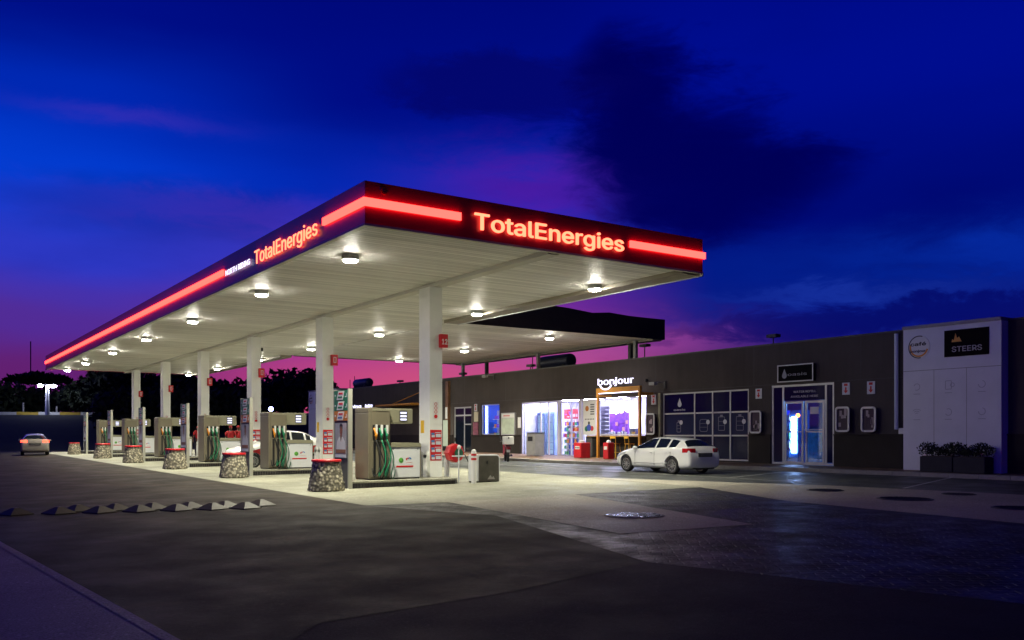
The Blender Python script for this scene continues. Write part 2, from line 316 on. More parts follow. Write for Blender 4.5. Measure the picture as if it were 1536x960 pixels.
# ------------------------------------------------------------------ geometry helpers
GA, GB = .0105, .0064
def gz(x, y):
    x = min(max(x, -30), 60); y = min(max(y, -20), 84)
    return GA * (x - 10.2) + GB * (y - 24)
class MB:
    def __init__(s): s.v = []; s.f = []
    def add(s, vs, fs):
        o = len(s.v); s.v += [tuple(p) for p in vs]; s.f += [tuple(i + o for i in f) for f in fs]; return s
    def box(s, x0, x1, y0, y1, z0, z1, M=None):
        v = [Vector(p) for p in ((x0, y0, z0), (x1, y0, z0), (x1, y1, z0), (x0, y1, z0), (x0, y0, z1), (x1, y0, z1), (x1, y1, z1), (x0, y1, z1))]
        if M: v = [M @ p for p in v]
        return s.add(v, [(0, 3, 2, 1), (4, 5, 6, 7), (0, 1, 5, 4), (1, 2, 6, 5), (2, 3, 7, 6), (3, 0, 4, 7)])
    def prism(s, pts, axis, a, b):
        """extrude a 2-D outline; axis 0: pts are (y,z), 1: (x,z), 2: (x,y)"""
        def mk(p, q): return {0: (q, p[0], p[1]), 1: (p[0], q, p[1]), 2: (p[0], p[1], q)}[axis]
        n = len(pts); v = [mk(p, a) for p in pts] + [mk(p, b) for p in pts]
        return s.add(v, [tuple(range(n))[::-1], tuple(range(n, 2 * n))] + [(i, (i + 1) % n, n + (i + 1) % n, n + i) for i in range(n)])
    def cyl(s, p0, p1, r0, r1=None, seg=14, cap=True):
        r1 = r0 if r1 is None else r1
        p0, p1 = Vector(p0), Vector(p1); d = (p1 - p0).normalized()
        u = d.cross(Vector((0, 0, 1)) if abs(d.z) < .9 else Vector((1, 0, 0))).normalized(); w = d.cross(u)
        v = []
        for p, r in ((p0, r0), (p1, r1)):
            v += [p + (u * math.cos(2 * math.pi * i / seg) + w * math.sin(2 * math.pi * i / seg)) * r for i in range(seg)]
        f = [(i, (i + 1) % seg, seg + (i + 1) % seg, seg + i) for i in range(seg)]
        if cap: f += [tuple(range(seg))[::-1], tuple(range(seg, 2 * seg))]
        return s.add(v, f)
    def lathe(s, prof, c, seg=24, axis='z', cap=True):
        v = []
        for r, h in prof:
            for i in range(seg):
                t = 2 * math.pi * i / seg; a, b = r * math.cos(t), r * math.sin(t)
                v.append({'z': (c[0] + a, c[1] + b, c[2] + h), 'x': (c[0] + h, c[1] + a, c[2] + b), 'y': (c[0] + a, c[1] + h, c[2] + b)}[axis])
        f = []
        for k in range(len(prof) - 1):
            for i in range(seg): f.append((k * seg + i, k * seg + (i + 1) % seg, (k + 1) * seg + (i + 1) % seg, (k + 1) * seg + i))
        if cap: f += [tuple(range(seg))[::-1], tuple(range((len(prof) - 1) * seg, len(prof) * seg))]
        return s.add(v, f)
    def tube(s, pts, r, seg=7):
        pts = [Vector(p) for p in pts]; v = []; n = len(pts)
        for k, p in enumerate(pts):
            d = (pts[min(k + 1, n - 1)] - pts[max(k - 1, 0)]).normalized()
            u = d.cross(Vector((.3, 1, .1))).normalized(); w = d.cross(u)
            v += [p + (u * math.cos(2 * math.pi * i / seg) + w * math.sin(2 * math.pi * i / seg)) * r for i in range(seg)]
        f = [(k * seg + i, k * seg + (i + 1) % seg, (k + 1) * seg + (i + 1) % seg, (k + 1) * seg + i) for k in range(n - 1) for i in range(seg)]
        f += [tuple(range(seg))[::-1], tuple(range((n - 1) * seg, n * seg))]
        return s.add(v, f)
    def ball(s, c, rx, ry=None, rz=None, seg=14, rings=8):
        ry = ry or rx; rz = rz or rx
        v = [(c[0], c[1], c[2] - rz)]
        for k in range(1, rings):
            a = math.pi * k / rings - math.pi / 2
            for i in range(seg):
                t = 2 * math.pi * i / seg; v.append((c[0] + rx * math.cos(a) * math.cos(t), c[1] + ry * math.cos(a) * math.sin(t), c[2] + rz * math.sin(a)))
        v.append((c[0], c[1], c[2] + rz)); f = []
        for i in range(seg): f.append((0, 1 + (i + 1) % seg, 1 + i))
        for k in range(rings - 2):
            for i in range(seg):
                a = 1 + k * seg; f.append((a + i, a + (i + 1) % seg, a + seg + (i + 1) % seg, a + seg + i))
        a = 1 + (rings - 2) * seg
        for i in range(seg): f.append((a + i, a + (i + 1) % seg, len(v) - 1))
        return s.add(v, f)
    def panel(s, face, at, u0, u1, z0, z1, t=.006):
        """thin raised panel on a face: face 'X' looks to -X at x=at (u = y), 'Y' looks to -Y at y=at (u = x)"""
        if face == 'X': return s.box(at - t, at, min(u0, u1), max(u0, u1), z0, z1)
        return s.box(min(u0, u1), max(u0, u1), at - t, at, z0, z1)
    def frame(s, face, at, u0, u1, z0, z1, w, t, t2=0):
        a, b = min(u0, u1), max(u0, u1)
        for q in ((a, b, z1 - w, z1), (a, b, z0, z0 + w), (a, a + w, z0 + w, z1 - w), (b - w, b, z0 + w, z1 - w)):
            if face == 'X': s.box(at - t, at + t2, q[0], q[1], q[2], q[3])
            else: s.box(q[0], q[1], at - t, at + t2, q[2], q[3])
        return s
    def poly(s, face, at, pts, t=.006):
        if face == 'X': return s.prism(pts, 0, at - t, at)
        return s.prism(pts, 1, at - t, at)
    def disc(s, face, at, u, z, r, t=.006, seg=20, r2=None):
        pts = [(u + r * math.cos(2 * math.pi * i / seg), z + (r2 or r) * math.sin(2 * math.pi * i / seg)) for i in range(seg)]
        return s.poly(face, at, pts, t)
    def ring(s, face, at, u, z, r, w, t=.006, seg=24, a0=0, a1=360, rz=None):
        k = (rz or r) / r; full = abs(a1 - a0) >= 360
        n = seg; P = []
        for rr in (r, r - w):
            for q in (at - t, at):
                for i in range(n + 1):
                    an = R(a0 + (a1 - a0) * i / n); a, b = u + rr * math.cos(an), z + rr * k * math.sin(an)
                    P.append((q, a, b) if face == 'X' else (a, q, b))
        m = n + 1; f = []
        for i in range(n):
            f += [(i, i + 1, 2 * m + i + 1, 2 * m + i), (m + i, m + i + 1, 3 * m + i + 1, 3 * m + i), (i, i + 1, m + i + 1, m + i), (2 * m + i, 2 * m + i + 1, 3 * m + i + 1, 3 * m + i)]
        return s.add(P, f)
    def build(s, name, m, parent=None, loc=None, smooth=False, bevel=0, flip=True, label=None):
        org = Vector((0, 0, 0))
        if parent is not None:
            q = parent
            while q.parent: q = q.parent
            org = q.location.copy() if parent.get('_world') or q.get('_world') else org
        me = bpy.data.meshes.new(name)
        me.from_pydata([(Vector(p) - org)[:] for p in s.v], [], s.f); me.update()
        bm = bmesh.new(); bm.from_mesh(me)
        bmesh.ops.remove_doubles(bm, verts=bm.verts, dist=1e-5) if smooth else None
        bmesh.ops.recalc_face_normals(bm, faces=bm.faces)
        if bevel: bmesh.ops.bevel(bm, geom=[e for e in bm.edges if e.calc_face_angle(0) > .5], offset=bevel, segments=2, affect='EDGES', profile=.6)
        bm.to_mesh(me); bm.free()
        if smooth:
            for p in me.polygons: p.use_smooth = True
            if smooth != 'all':
                me.set_sharp_from_angle(angle=R(38))
        me.materials.append(m)
        o = bpy.data.objects.new(name, me); COL.objects.link(o)
        if parent is not None: o.parent = parent
        elif loc is not None: o.location = loc
        if label: o['label'] = label
        return o
def tag(o, label=None, cat=None, group=None, kind=None):
    if label: o['label'] = label
    if cat: o['category'] = cat
    if group: o['group'] = group
    if kind: o['kind'] = kind
    return o
def thing(name, label, cat, loc=(0, 0, 0), rz=0, group=None, world=False):
    """an Empty at the thing's base; world=True: parts are modelled in scene coordinates"""
    o = bpy.data.objects.new(name, None); COL.objects.link(o); o.empty_display_size = .3
    o.location = loc; o.rotation_euler = (0, 0, rz)
    if world: o['_world'] = 1
    return tag(o, label, cat, group)
def copy_tree(o, parent=None, **kw):
    c = o.copy(); COL.objects.link(c); c.parent = parent
    for ch in list(o.children): copy_tree(ch, c)
    for k, v in kw.items(): c[k] = v
    return c
_fontcache = {}
try: FONT = bpy.data.fonts.load(bpy.utils.system_resource('DATAFILES') + '/fonts/Inter.woff2')
except Exception: FONT = None
def text_polys(txt, depth, bold):
    key = (txt, depth, bold)
    if key not in _fontcache:
        cu = bpy.data.curves.new('t', 'FONT'); cu.body = txt; cu.size = 1
        if FONT: cu.font = FONT
        cu.size = 1; cu.extrude = depth; cu.offset = 0 if FONT else bold; cu.resolution_u = 3
        ob = bpy.data.objects.new('t', cu); COL.objects.link(ob)
        dg = bpy.context.evaluated_depsgraph_get(); me = bpy.data.meshes.new_from_object(ob.evaluated_get(dg))
        vs = [v.co.copy() for v in me.vertices]; fs = [tuple(p.vertices) for p in me.polygons]
        bpy.data.objects.remove(ob); bpy.data.curves.remove(cu); bpy.data.meshes.remove(me); _fontcache[key] = (vs, fs)
    return _fontcache[key]
def add_text(mb, txt, face, at, u0, u1, z0, h, t=.01, bold=.0):
    """write txt so that it fills u0..u1 (left to right as read), cap height h above z0, standing t proud of a face"""
    vs, fs = text_polys(txt, .5, bold)
    x0 = min(v.x for v in vs); x1 = max(v.x for v in vs); k = (u1 - u0) / (x1 - x0)
    ch = h / .72
    w = bold * 1.0 if FONT else 0
    for n_, (du, dz) in enumerate(((0, 0), (w, 0), (-w, 0), (0, w), (0, -w)) if w else ((0, 0),)):
        out = []
        for v in vs:
            u = u0 + (v.x - x0 + du) * k; z = z0 + (v.y + dz) * ch; q = at - (t + .0012 * n_) * (v.z + .5)
            out.append((q, u, z) if face == 'X' else (u, q, z))
        mb.add(out, fs)
    return mb
def px(p):
    r = (p - 768) / 1345; return .5635 + .8261 * r, .8261 - .5635 * r
def FY(p, X=31.5):          # bearing of a photo column met with the plane x = X
    a, b = px(p); return X / a * b
def FZ(p, y, X=31.5):
    a, b = px(p); return EYE + (654 - y) / 1345 * X / a
def G(p, y):                 # photo point met with the sloping ground
    a, b = px(p); d = (EYE + GA * 10.2 + GB * 24) / ((y - 654) / 1345 + GA * a + GB * b); return d * a, d * b

# ================================================================== THE SETTING
def sheet(name, pts, m, lift, label_kind='structure'):
    bm = bmesh.new(); vs = [bm.verts.new((x, y, gz(x, y) + lift)) for x, y in pts]
    f = bm.faces.new(vs); bmesh.ops.triangulate(bm, faces=[f])
    me = bpy.data.meshes.new(name); bm.normal_update()
    for f in bm.faces:
        if f.normal.z < 0: f.normal_flip()
    bm.to_mesh(me); bm.free(); me.materials.append(m)
    o = bpy.data.objects.new(name, me); COL.objects.link(o); o['kind'] = label_kind; return o
g = MB(); xs = [-900, -200, -30, 60, 200, 900]; ys = [-900, -200, -20, 84, 200, 900]
vs = [(x, y, gz(x, y)) for y in ys for x in xs]
g.add(vs, [(j * 6 + i, j * 6 + i + 1, j * 6 + i + 7, j * 6 + i + 6) for j in range(5) for i in range(5)])
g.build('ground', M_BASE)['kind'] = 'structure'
A = (9.05, 19.35); B = G(970, 843)
sheet('cobble_paving', [A, (9.6, 17.), B, (8.9, 7.2), (9.6, 4.5), (10.2, -6), (17.6, -6), (17.2, 8.4), (18.5, 12), (20.0, 18.5), (19.8, 20), (10, 20)], M_COB, .002)
sheet('asphalt_road', [A, (10.2, 15.5), B, G(768, 888), G(480, 935), (1.95, 6.6), (1.83, 8.27), (1.26, 15.77), (-3.5, 78), (-3.5, 84), (9.05, 84)], M_ASPH, .004)
sheet('forecourt_concrete', [A, (11.06, 18.95), (15.01, 19.01), (19.72, 18.95), (20.3, 26), (20.6, 78), (9.05, 78)], M_CONC, .008)
sheet('tank_slab', [(11.06, 18.95), G(930, 801), (13.12, 11.26), (15.01, 19.01)], M_CONC2, .008)
sheet('forecourt_apron', [(19.72, 18.95), (17.75, 14.2), (17.16, 8.36), (17.6, 2), (24.2, 2), (24.0, 12.4), (23.2, 17.2), (20.6, 24.), (20.4, 26)], M_CONC2, .008)
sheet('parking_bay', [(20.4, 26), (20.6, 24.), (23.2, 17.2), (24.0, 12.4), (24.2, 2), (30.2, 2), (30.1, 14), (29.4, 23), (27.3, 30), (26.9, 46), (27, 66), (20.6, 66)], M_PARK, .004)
# footpath at the left with its kerb
fp = [(1.95, 4.2), (1.95, 6.6), (1.83, 8.27), (1.26, 15.77), (-3.5, 78), (-8, 78), (-6, 4.2)]
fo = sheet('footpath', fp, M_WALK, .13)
kb = MB()
edge = fp[:5]
for (x0, y0), (x1, y1) in zip(edge, edge[1:]):
    kb.add([(x0, y0, gz(x0, y0) + .135), (x1, y1, gz(x1, y1) + .135), (x1, y1, gz(x1, y1) - .2), (x0, y0, gz(x0, y0) - .2),
            (x0 - .12, y0, gz(x0, y0) + .135), (x1 - .12, y1, gz(x1, y1) + .135)], [(0, 1, 2, 3), (0, 4, 5, 1)])
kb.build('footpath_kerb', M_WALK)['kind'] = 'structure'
# pavement along the building
pv = [(30.1, 10), (30.1, 14), (29.4, 23), (27.6, 30), (27.0, 34), (26.9, 46), (27, 66)]
pb = MB()
pts = pv + [(31.5, 66), (31.5, 10)]
sheet('pavement', pts, M_BRICK, .15)
for (x0, y0), (x1, y1) in zip(pv, pv[1:]):
    n = max(1, int(math.hypot(x1 - x0, y1 - y0) / 1.0))
    for i in range(n):
        a0, a1 = (i + .008) / n, (i + .992) / n
        p0 = (x0 + (x1 - x0) * a0, y0 + (y1 - y0) * a0); p1 = (x0 + (x1 - x0) * a1, y0 + (y1 - y0) * a1)
        z0, z1 = gz(*p0), gz(*p1)
        pb.add([(p0[0] - .12, p0[1], z0 - .1), (p1[0] - .12, p1[1], z1 - .1), (p1[0] - .12, p1[1], z1 + .145), (p0[0] - .12, p0[1], z0 + .145),
                (p0[0] + .02, p0[1], z0 - .1), (p1[0] + .02, p1[1], z1 - .1), (p1[0] + .02, p1[1], z1 + .158), (p0[0] + .02, p0[1], z0 + .158)],
               [(0, 1, 2, 3), (3, 2, 6, 7), (4, 5, 6, 7), (0, 3, 7, 4), (1, 2, 6, 5)])
pb.build('pavement_kerb', M_KERB)['kind'] = 'structure'
# painted lines
M_LINE = mat('worn_white_line', (.5, .5, .47), .6, var=.35, vscale=6)
def line(pts, w):
    for (x0, y0), (x1, y1) in zip(pts, pts[1:]):
        d = Vector((x1 - x0, y1 - y0)).normalized(); n = Vector((-d.y, d.x)) * w / 2
        sheet('road_marking', [(x0 + n.x, y0 + n.y), (x0 - n.x, y0 - n.y), (x1 - n.x, y1 - n.y), (x1 + n.x, y1 + n.y)], M_LINE, .012)
line([(23.9, 46), (23.75, 28), (23.95, 18.2)], .1)
line([(24.0, 21.63), (28.3, 22.9)], .1)
line([(23.83, 14.96), (30.0, 17.0)], .1)
line([(24.0, 33.), (27.0, 34.)], .1)

# raised bank and road at the far left, with a painted kerb on its crest
M_BANK = mat('dark_grass_bank', (.02, .026, .016), .95, var=.4, vscale=.3, bump=.6, bscale=3)
bk = MB()
prof = [(84, 0), (94, .9), (110, 2.4), (128, 3.9), (138, 4.1), (170, 4.4), (320, 6)]
bx_ = [-160, -60, -20, 20, 60, 130, 260]; P = []
for y, z in prof:
    for x in bx_: P.append((x, y, gz(x, y) - .05 + z + (.25 * math.sin(x * .13 + y * .2) if z > .5 and y > 150 else 0)))
nb = len(bx_)
bk.add(P, [(j * nb + i, j * nb + i + 1, (j + 1) * nb + i + 1, (j + 1) * nb + i) for j in range(len(prof) - 1) for i in range(nb - 1)])
bk.build('hill', M_BANK, smooth='all')['kind'] = 'structure'
def bankz(x, y):
    for (y0, z0), (y1, z1) in zip(prof, prof[1:]):
        if y0 <= y <= y1: return gz(x, y) - .05 + z0 + (z1 - z0) * (y - y0) / (y1 - y0)
    return gz(x, y)
mk_w = mat('kerb_white', (.7, .7, .7), .6, emit=None); mk_y = mat('kerb_yellow', (.6, .42, .06), .6)
kr = thing('painted_kerb', 'long kerb with alternating white and yellow blocks on the crest of the far bank', 'kerb', (0, 138, bankz(0, 138)), world=True)
kw, ky_ = MB(), MB()
for i in range(34):
    x = -34 + i * 2.6; z = bankz(x, 136)
    (kw if i % 2 else ky_).box(x, x + 2.58, 136, 136.3, z - .1, z + .4)
kw.build('white_blocks', mk_w, kr); ky_.build('yellow_blocks', mk_y, kr)

# ================================================================== MAIN CANOPY
CX0, CX1, CY0, CY1, CZ0, CZ1 = 9.11, 20.46, 19.55, 76.2, 6.66, 7.67
cn = thing('petrol_canopy', 'long white petrol station canopy with glowing red light bars and lettering along its edge', 'canopy', (14.75, 47.9, 0.3), world=True)
MB().box(CX0 + .12, CX1 - .12, CY0 + .12, CY1 - .12, CZ0 + .03, CZ0 + .10).build('soffit', M_SOF, cn)
MB().box(CX0 + .1, CX1 - .1, CY0 + .1, CY1 - .1, CZ0 + .5, CZ0 + .6).build('roof', M_GREY, cn)
f = MB()
f.box(CX0, CX1, CY0, CY0 + .1, CZ0, CZ1); f.box(CX0, CX0 + .1, CY0 + .1, CY1, CZ0, CZ1)
f.box(CX0 + .1, CX1, CY1 - .1, CY1, CZ0, CZ1); f.box(CX1 - .1, CX1, CY0 + .1, 34.2, CZ0 + .02, CZ1); f.box(CX1 - .1, CX1, 54.7, CY1 - .1, CZ0 + .02, CZ1)
f.build('fascia', M_FASC, cn)
tr = MB()
tr.box(CX0 - .03, CX0 + .12, CY0 - .03, CY1, CZ0 - .06, CZ0 - .003); tr.box(CX0 + .12, CX1, CY0 - .03, CY0 + .12, CZ0 - .06, CZ0 - .003)
tr.build('edge_trim', mat('cream_trim', (.5, .47, .38), .5), cn)
MG = mat('brown_gutter', (.26, .23, .18), .5)   # gutter band on the building side
MB().box(CX1 - .75, CX1 - .02, CY0 + .12, 34.2, CZ0 - .10, CZ0 + .028).build('gutter', MG, cn); MB().box(CX1 - .75, CX1 - .02, 54.7, CY1 - .12, CZ0 - .10, CZ0 + .028).build('gutter', MG, cn)
MB().box(CX1 - .02, CX1 + .03, CY0, 34.25, CZ0 - .13, CZ0 - .04).build('edge_flashing', M_WHP, cn)
MB().box(14.62, 14.98, CY0 + .12, CY1 - .12, CZ0 - .09, CZ0 + .028).build('ceiling_beam', mat('beam_grey', (.52, .50, .44), .5), cn)
# glowing bars
BZ0, BZ1 = 7.065, 7.255
lb = MB()
lb.box(CX0 - .07, 11.74, CY0 - .07, CY0 - .003, BZ0, BZ1); lb.box(CX0 - .07, CX0 - .003, CY0 - .003, 22.0, BZ0, BZ1)
lb.build('light_bar', M_ERED, cn)
MB().box(17.45, CX1 + .06, CY0 - .07, CY0 - .003, BZ0, BZ1).build('light_bar', M_ERED, cn)
y = 30.7; n = 0
while y < CY1 - .2:
    y2 = min(y + 5.6, CY1 - .1)
    MB().box(CX0 - .07, CX0 - .003, y, y2 - .04, BZ0, BZ1).build('light_bar', M_ERED, cn); y = y2
t1 = MB(); add_text(t1, 'TotalEnergies', 'Y', CY0 - .05, 12.14, 17.17, 6.90, .58, .04, .007); t1.build('red_lettering', M_ELET, cn)
t1 = MB(); add_text(t1, 'TotalEnergies', 'X', CX0 - .05, 27.4, 22.35, 6.90, .58, .02, .0); t1.build('red_lettering', M_ELET, cn)
for w_, a_, b_ in (('NORTH', 30.4, 29.2), ('RIDING', 29.05, 27.85)):
    t1 = MB(); add_text(t1, w_, 'X', CX0 - .05, a_, b_, 6.99, .25, .01, .0); t1.build('white_lettering', M_EWHT, cn)
t1 = MB(); t1.ring('Y', CY0 - .003, 9.62, 7.5, .10, .04, .02, 12, 120, 350); t1.build('emblem', M_PRED, cn)
MB().box(9.50, 9.60, CY0 - .02, CY0 - .003, 7.50, 7.56).build('emblem', mat('emblem_blue', (.05, .05, .4), .5), cn)
# downlights
def downlight(x, y, par, zs):
    d = MB(); d.lathe([(.235, -.0), (.235, -.14), (.215, -.15)], (x, y, zs + .03), 24); h = d.build('downlight', M_WHP, par, smooth=True)
    l = MB(); l.lathe([(.20, -.151), (.19, -.185), (.12, -.20)], (x, y, zs + .03), 24); l.build('lens', M_LAMP, h, smooth=True)
    la = bpy.data.lights.new('downlight_beam', 'AREA'); la.shape = 'DISK'; la.size = .42; la.energy = 400; la.color = (1., .96, .74); la.spread = R(116)
    lo = bpy.data.objects.new('downlight_beam', la); COL.objects.link(lo); lo.parent = h; org = par.location; lo.location = (x - org.x, y - org.y, zs - .185 - org.z)
LY = [23.4, 30.9, 39.9, 48.7, 57.6, 67.0, 75.0]
for y in LY:
    downlight(10.46, y, cn, CZ0); downlight(19.35, y, cn, CZ0)
# columns
CYS = [26.5 + 9.14 * k for k in range(6)]
M_YTAG = mat('yellow_sticker', (.8, .48, .02), .5)
for k, cy in enumerate(CYS):
    x0, x1, y0, y1 = 14.52, 15.0, cy - .36, cy + .36; zb = gz(14.7, cy) + .16
    c_ = MB(); z = zb; hs = [1.75, 1.42, 1.42, 1.42]
    for h in hs + [CZ0 - .09 - zb - sum(hs)]:
        c_.box(x0, x1, y0, y1, z + .008, z + h - .004); c_.box(x0 + .012, x1 - .012, y0 + .012, y1 - .012, z - .004, z + .008); z += h
    c_ = c_.build('column', M_WHT, cn)
    nb_ = MB().box(x1 - .14, x1 + .14, y0 - .16, y0 - .003, 4.55, 5.0).build('number_plate', M_RED, c_, bevel=.02)
    if k == 0:
        t1 = MB(); add_text(t1, '12', 'Y', y0 - .163, x1 - .10, x1 + .10, 4.66, .24, .01, .02); t1.build('number', M_WGRIP, nb_)
    else:
        MB().frame('Y', y0 - .163, x1 - .06, x1 + .06, 4.66, 4.9, .025, .006).build('number', M_WINK, nb_)
    MB().panel('X', x0 - .002, y1 - .34, y1 - .12, zb + 1.48, zb + 1.9).build('yellow_notice', M_YTAG, c_)
    tagp = MB().panel('Y', y0 - .002, x0 + .12, x0 + .34, zb + 1.95, zb + 2.52).build('warning_strip', M_WGRIP, c_)
    q = MB()
    for j in range(3): q.ring('Y', y0 - .009, x0 + .23, zb + 2.44 - j * .13, .055, .016, .004, 14)
    q.disc('Y', y0 - .009, x0 + .23, zb + 2.03, .065, .004); q.build('symbols', M_PRED, tagp)
    po = MB().panel('Y', y0 - .002, x0 + .02, x1 - .03, zb + .56, zb + 1.58).build('offer_poster', M_PRED, c_)
    w_, b_ = MB(), MB()
    for j in range(4):
        z = zb + .60 + j * .245; w_.panel('Y', y0 - .009, x0 + .23, x0 + .42, z, z + .11); w_.panel('Y', y0 - .009, x0 + .07, x0 + .19, z, z + .07)
        w_.panel('Y', y0 - .009, x0 + .2, x0 + .42, z + .145, z + .17); b_.panel('Y', y0 - .009, x0 + .06, x0 + .18, z + .08, z + .15)
    w_.build('white_print', M_WINK, po); b_.build('blue_print', mat('print_blue', (.05, .2, .45), .5), po)
    gd = MB()
    for u in (y1 - .16, y0 + .16):       # rounded impact guards at the foot
        gd.box(x0 - .09, x0 - .003, u - .12, u + .12, zb + .01, zb + .75); gd.cyl((x0 - .09, u, zb + .75), (x0 - .003, u, zb + .75), .12, seg=18)
    gd.build('impact_guard', M_WHT, c_, smooth=True)

# ------------------------------------------------------------------ link canopy to the shop
lk = thing('link_canopy', 'dark edged lower canopy wing joining the forecourt canopy to the shop roof', 'canopy', (27, 44.4, .3), world=True)
LX1, LY0, LY1 = 33.1, 34.3, 54.6
MB().box(CX1 - .02, LX1 - .1, LY0 + .1, LY1 - .1, CZ0 + .026, CZ0 + .095).build('soffit', M_SOF, lk)
lf = MB()
topw = [(CX1 + .05, 7.62), (23, 7.68), (25.6, 7.84), (26.7, 7.80), (28.2, 7.68), (29.3, 7.78), (30.6, 7.71), (31.6, 7.70), (LX1, 7.70)]
lf.prism([(CX1 + .05, CZ0 - .02)] + topw + [(LX1, CZ0 - .02)], 1, LY0, LY0 + .1)
lf.box(LX1 - .1, LX1, LY0 + .1, LY1, CZ0 - .02, 7.7); lf.box(CX1 + .05, LX1 - .1, LY1 - .1, LY1, CZ0 - .02, 7.7)
lf.build('fascia', M_FASD, lk)
MB().box(CX1 + .05, LX1 - .1, LY0 + .12, LY1 - .12, CZ0 + .5, CZ0 + .6).build('roof', M_GREY, lk)
MB().box(LX1 - .75, LX1 - .11, LY0 + .12, LY1 - .12, CZ0 - .08, CZ0 + .02).build('gutter', MATS['brown_gutter'], lk)
for y in (36.5, 44.8, 53.1): downlight(27.2, y, lk, CZ0)
for y in (35.7, 44.5, 53.4): MB().box(32.22, 32.40, y - .09, y + .09, 5.2, CZ0 + .02).build('post', M_GREY, lk)
for y in (36.7, 51.2): MB().box(32.75, 32.95, y - .1, y + .1, 5.2, CZ0 + .02).build('post', M_DGREY, lk)

# ================================================================== SHOP BUILDING
BX = 31.5; BY0, BY1 = 10.0, 72.6; BZT = 5.58
sb = thing('shop_building', 'low charcoal shop building with a flat parapet and brightly lit glass fronts', 'building', (31.5, 40, gz(31.5, 40)), world=True)
YD = (51.0, 53.3)               # dark side door
YW1 = (47.6, 49.8)              # small lit window
YE = (FY(880), FY(782))         # glazed entrance to floor
YC = (34.0, FY(880))            # counter window
YO = (27.3, 32.8)               # navy glazing
YP = (22.84, 26.03)             # water door
opn = [(YD[0], YD[1], .2, 3.6), (YW1[0], YW1[1], 1.68, 3.66), (YE[0], YE[1], .2, 3.66), (YC[0], YC[1], 1.62, 3.66), (YO[0], YO[1], .42, 3.72), (YP[0], YP[1], .3, 3.80)]
wl = MB()
ysv = sorted({BY0, BY1} | {q for o in opn for q in o[:2]})
for a, b in zip(ysv, ysv[1:]):
    o = [q for q in opn if q[0] <= (a + b) / 2 <= q[1]]
    if o:
        if o[0][2] > .25: wl.box(BX, BX + .25, a, b, -.3, o[0][2])
        wl.box(BX, BX + .25, a, b, o[0][3], BZT)
    else: wl.box(BX, BX + .25, a, b, -.3, BZT)
wl.build('front_wall', M_WALL, sb)
for yj in (21.6, 27.0, 33.3, 46.9, 51.9, 58.4, 64.5): MB().box(BX - .006, BX - .001, yj - .008, yj + .008, 3.87, BZT - .02).build('wall_joint', M_DGREY, sb)
MB().box(BX - .008, BX - .001, 19.8, 62., 3.83, 3.85).build('wall_joint', M_DGREY, sb)
MB().box(BX + .25, 44, BY1 - .25, BY1, -.3, BZT).build('side_wall', M_WALL, sb)
MB().box(BX + .25, 44, BY0, BY0 + .25, -.3, BZT).build('side_wall', M_WALL, sb)
MB().box(43.75, 44, BY0 + .25, BY1 - .25, -.3, BZT).build('rear_wall', M_WALL, sb)
MB().box(BX + .25, 43.75, BY0 + .25, BY1 - .25, 4.9, 5.1).build('roof', M_DGREY, sb)
cp = MB().box(BX - .03, BX + .29, BY0, BY1, BZT + .002, BZT + .06); cp.build('parapet_coping', M_DGREY, sb)
for a, b in ((BY0, 19.7), (19.78, YP[0] - .02), (YP[1] + .02, YO[0] - .02), (YO[1] + .02, YC[0] - .02), (YE[1] + .05, YD[0] - .05), (YD[1] + .05, BY1)):
    MB().box(BX - .05, BX - .003, a, b, -.2, 1.62).build('plinth', M_WALL2, sb); MB().box(BX - .09, BX - .003, a, b, 1.622, 1.67).build('plinth_ledge', M_WALL2, sb)
MB().box(BX - .05, BX - .003, YC[0], YC[1], -.2, 1.60).build('plinth', M_WALL2, sb)
# floor slab + interiors
MB().box(BX + .25, 43.75, BY0 + .25, BY1 - .25, .1, .30).build('floor', mat('shop_floor_tile', (.45, .42, .42), .25), sb)
M_INW = mat('interior_white', (.72, .70, .78), .6); M_INB = mat('interior_blue', (.05, .16, .62), .6)
iw = MB()
iw.box(36.8, 36.9, 33.2, 50.6, .3, 3.9); iw.box(BX + .25, 36.8, 33.1, 33.2, .3, 3.9); iw.box(BX + .25, 36.8, 50.5, 50.6, .3, 3.9)
iw.box(BX + .25, 36.8, 33.2, 50.5, 3.9, 4.0)
iw.build('interior_wall', M_INW, sb)
MB().box(BX + .6, 36.8, 46.4, 46.5, .3, 3.9).build('interior_partition', M_INW, sb)
MB().box(BX + .6, 36.7, 50.40, 50.49, .3, 3.9).build('interior_partition', M_INB, sb)
for y in (35.4, 37.6, 40.2, 42.6, 44.9): MB().box(33.0, 35.8, y - .15, y + .15, 3.82, 3.895).build('ceiling_light', M_ESHOP, sb)
MB().box(32.6, 34.5, 48.1, 48.35, 3.82, 3.895).build('ceiling_light', emat('blue_tube', (.40, .48, 1.), 70.), sb)
MB().box(31.95, 32.0, FY(732, 32), FY(729.5, 32), 1.7, 3.6).build('window_tube', emat('window_tube_white', (.6, .62, 1.), 8.), sb)
# entrance lights over the doorway
MB().box(BX + .3, BX + .5, 41.9, 44.8, 3.70, 3.78).build('ceiling_light', M_ESHOP, sb)
